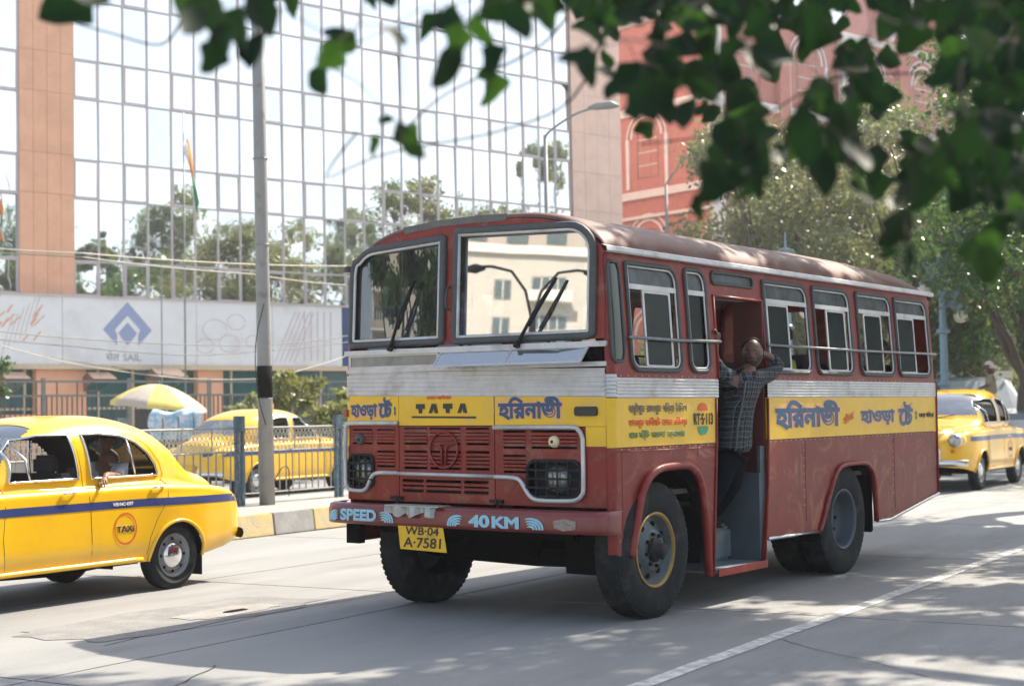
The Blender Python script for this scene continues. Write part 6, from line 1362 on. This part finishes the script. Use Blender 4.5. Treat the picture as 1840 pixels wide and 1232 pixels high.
while cnt[0] < 284 and tr < 4000:
    tr += 1; x, y = rnd.uniform(1020, 1900), rnd.uniform(-50, 420)
    if not in_poly(x, y, POLY) or any((x - gx) ** 2 + (y - gy) ** 2 < g_ ** 2 for gx, gy, g_ in GAP): continue
    put_leaf(x, y, rnd.uniform(2.7, 4.3), rnd.uniform(40, 85), rnd.gauss(-95, 60))
while cnt[0] < 294: put_leaf(rnd.uniform(300, 1050), rnd.uniform(-60, -5), rnd.uniform(3, 3.8), rnd.uniform(80, 120), rnd.gauss(-90, 40))
ex = bmesh.new(); k_ = 0
while k_ < 230:
    x, y = rnd.uniform(1040, 1900), rnd.uniform(-60, 400)
    if not in_poly(x, y, POLY) or any((x - gx) ** 2 + (y - gy) ** 2 < g_ ** 2 for gx, gy, g_ in GAP): continue
    if y > 260 and rnd.random() < .35: continue
    k_ += 1; dpt = rnd.uniform(3.6, 5.2); L_ = rnd.uniform(38, 80) / FPX * dpt; a = radians(rnd.gauss(-95, 55)); d = (_r2 * cos(a) + _u2 * sin(a) + _w * rnd.uniform(-.6, .6)).normalized()
    nn = (-_w + _r2 * rnd.uniform(-1, 1) + _u2 * rnd.uniform(-.7, .9)); nn = (nn - d * nn.dot(d)).normalized(); s_ = nn.cross(d)
    n0 = len(ex.verts); ex.from_mesh(LM[rnd.randrange(10)]); ex.verts.ensure_lookup_table(); M4 = Matrix.LocRotScale(at(x, y, dpt) - Vector((7.6, 9.6, 0)), Matrix((d, s_, nn)).transposed().to_quaternion(), (L_,) * 3)
    bmesh.ops.transform(ex, matrix=M4, verts=ex.verts[n0:])
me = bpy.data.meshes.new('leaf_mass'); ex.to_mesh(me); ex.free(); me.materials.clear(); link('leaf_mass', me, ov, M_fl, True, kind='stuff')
# twigs: each leaf hangs from a thin stalk, stalks meet on twigs that climb to the low branch
tw = MB(); hubs = [at(x, y, d) for x, y, d in ((380, -90, 3.2), (470, -100, 3.3), (640, -60, 3.3), (760, -80, 3.3), (880, -70, 3.3), (1000, -80, 3.3), (1130, -80, 3.4), (1290, -70, 3.4), (1450, -80, 3.5), (1600, -60, 3.5), (1760, -60, 3.5), (1900, -20, 3.5), (1900, 250, 3.6))]
pts_ = [p for p, d in twig]
for p in pts_:
    up_ = [q for q in pts_ + hubs if q.z > p.z + .02 and (q - p).length > .04]
    if not up_: continue
    h_ = min(up_, key=lambda q: (q - p).length * (1 + .5 * (q in hubs)))
    mid = p.lerp(h_, .5) + Vector((rnd.uniform(-.015, .015), 0, .02)); tw.tube([ol(q) for q in spline([p, mid, h_], 2)], [.0012, .0014, .0016, .0018, .002], 4, cap=False)
for i, h_ in enumerate(hubs):
    tgt = spline([Vector(p) for p in low], 5); q = min(tgt, key=lambda v: (v - h_).length); mid = h_.lerp(q, .5) + Vector((.05, 0, -.04)); tw.tube([ol(v) for v in spline([h_, mid, q], 4)], [.004 + .0012 * k for k in range(9)], 5, cap=False)
for P in ([(1095, 30), (1030, 175), (900, 235), (700, 275), (590, 320)], [(1840, 90), (1700, 130), (1500, 140), (1330, 230), (1150, 260)], [(1020, 30), (960, 90), (800, 170), (720, 240)], [(330, 30), (290, 80), (200, 60), (130, 40)], [(1840, 330), (1780, 300), (1650, 230), (1450, 170)], [(640, 240), (600, 290), (585, 320)]):
    Q = spline([at(x, y, 3.9) for x, y in P], 5); tw.tube([ol(v) for v in Q], [.0035 - .0015 * i / len(Q) for i in range(len(Q))], 5, cap=False)
tw.build('twigs', mat('dark_twig', (.02, .017, .013), .9, 0, .2, 10), ov, True, kind='stuff')

# =================================================================== overhead wires
def wire(label, pts, r=.014, m=None):
    P = [at(*p) for p in pts]; base = P[0].copy(); Q = []
    n = 24
    for a, b in zip(P, P[1:]):
        L_ = (a - b).length
        for i in range(n): t = i / n; q = a.lerp(b, t); q.z -= .028 * L_ * 4 * t * (1 - t) * .3; Q.append(q)
    Q.append(P[-1]); tag(MB().tube([tuple(v) for v in Q], r, 5).build('cable', m or M_gum, None), label, 'cable', 'cables strung across the street')
M_wy = mat('pale_cable', (.34, .31, .26), .6)
wire('pale upper cable crossing the orange pier, steepest', [(-80, 440, 34), (150, 455, 36), (620, 478, 44), (900, 500, 50)], .018, M_wy)
wire('pale cable just below the upper one', [(-80, 446, 34), (150, 462, 36), (450, 492, 40), (620, 512, 44)], .015, M_wy)
wire('thin dark cable across the top of the hoarding pictures', [(-80, 585, 34), (200, 612, 38), (460, 620, 42), (620, 604, 46), (900, 560, 52)], .014)
wire('thin dark cable below the logo on the hoarding', [(-80, 600, 34), (130, 622, 36), (330, 638, 38), (470, 630, 42), (640, 612, 46)], .012)
wire('pale low cable passing behind the parasol', [(0, 620, 34), (140, 655, 36), (330, 680, 38), (480, 680, 40), (620, 640, 44)], .012, M_wy)
wire('faint cable through the middle of the hoarding', [(40, 632, 36), (200, 658, 38), (320, 676, 38)], .01)

# =================================================================== things behind the right taxi
def van(label, loc, rz, m, sc=1, low_=False):
    t = thing('parked_car', label, 'car', tuple(loc), rz, None, sc); P = [(0, .35), (0, .85), (.15, .98), (.9, 1.08), (1.5, 1.68), (2.2, 1.78), (3.8, 1.74), (4.3, 1.15), (4.4, .9), (4.4, .35)]
    b = MB(); rows = []
    for (x, z) in P: rows.append([(x, -.86 if z < 1.12 else -.72, z), (x, -.6, z + .02), (x, .6, z + .02), (x, .86 if z < 1.12 else .72, z)])
    b.grid(rows); 
    for s in (-1, 1): b.add([(x, s * (.86 if z < 1.12 else .72), z) for x, z in P], [tuple(range(len(P)))])
    b.build('body', m, t, False)
    for s in (-1, 1):
        for W_ in ([(1.1, 1.12), (2.2, 1.12), (2.2, 1.66), (1.6, 1.62)], [(2.3, 1.12), (3.9, 1.12), (3.7, 1.64), (2.3, 1.66)]): MB().add([(x, s * (.885 - (z - 1.12) * .25), z) for x, z in W_], [(0, 1, 2, 3)]).build('side_window', M_wing, t)
        for x in (.8, 3.5): MB().lathe([(.2, -.1), (.32, -.1), (.32, .1), (.2, .1)], 20, 'y', (x, s * .75, .32)).build('wheel', M_tyre, t, True)
    MB().add([(.95, -.62, 1.13), (.95, .62, 1.13), (1.48, .58, 1.66), (1.48, -.58, 1.66)], [(0, 1, 2, 3)]).build('windscreen', M_wing, t); return t
M_cars = mat('silver_car_paint', (.45, .50, .56), .25, .4, .06, 4, coat=.5); M_card = mat('dark_car_paint', (.06, .08, .12), .25, .3, .1, 4, coat=.5)
van('silver car behind the oncoming taxi at the right edge', gz(1790, 41) + RD * 0, pi / 2 - RY + .5, M_cars, 1.35); van('dark blue car partly hidden behind the oncoming taxi roof', gz(1720, 44), pi / 2 - RY + .5, M_card, 1.3)
gw = gz(1725, 50); wl_ = thing('gatehouse', 'low white walled gatehouse with a flat roof behind the oncoming taxi', 'building', tuple(gw), .2)
MB().box((-1.6, 0, 0), (1.6, 2, 2.5)).build('wall', M_wht, wl_); MB().box((-1.8, -.3, 2.5), (1.8, 2.2, 2.72)).build('roof', M_wband, wl_)
for x in (-1.1, -.2, .7): MB().box((x, -.04, .5), (x + .5, .0, 2.2)).build('window', M_wing, wl_)
pd = tag(MB().box((-.5, -.5, 0), (.5, .5, .95)).box((-.42, -.42, .95), (.42, .42, 1.0)).build('traffic_podium', M_wht, None, bevel=.02, loc=gz(1783, 36)), 'small white traffic podium the constable stands on, hidden behind the taxi', 'podium')
tag(tag(sitter('constable in khaki with a pale helmet standing beyond the oncoming taxi', tuple(gz(1783, 36) + Vector((0, 0, 1.75))), -.3, M_skhk, M_skin, M_globe, cap=True, scale=1.0, legs=False)), None)
# hedge band closing the view under the trees
hz_ = gz(1750, 58); hg = thing('hedge', 'dusty green hedge closing the view under the trees on the right', 'hedge', tuple(hz_), -.6)
leaf_cloud('foliage', [(x, R3.uniform(-.5, .5), R3.uniform(.4, 2.6), R3.uniform(.6, 1.0)) for x in np.arange(-22, 16, .5)], 16000, .13, M_lf2, hg, 77)
tb = MB()
for x in np.arange(-21, 15, 2.5): tb.tube([(x, 0, 0), (x, 0, 2)], .05, 5)
tb.build('stem', M_bark, hg, kind='stuff')

tree('dark street tree mirrored in the left windscreen pane', (-40, 6.2, 0), 13.5, 3.4, 16000, .17, M_lf3, 201, None, cb=.2)
# =================================================================== air: light dusty haze over the street
hv = MB().box((-150, -60, -1.2), (150, 150, 60)).build('haze', None); hv['kind'] = 'stuff'
hm = bpy.data.materials.new('haze_air'); hm.use_nodes = True; HN = hm.node_tree.nodes; HN.remove(HN['Principled BSDF'])
vo = HN.new('ShaderNodeVolumePrincipled'); vo.inputs['Color'].default_value = (.93, .95, 1, 1); vo.inputs['Density'].default_value = .0008; vo.inputs['Anisotropy'].default_value = .35
hm.node_tree.links.new(vo.outputs[0], HN['Material Output'].inputs['Volume']); hv.data.materials.append(hm)
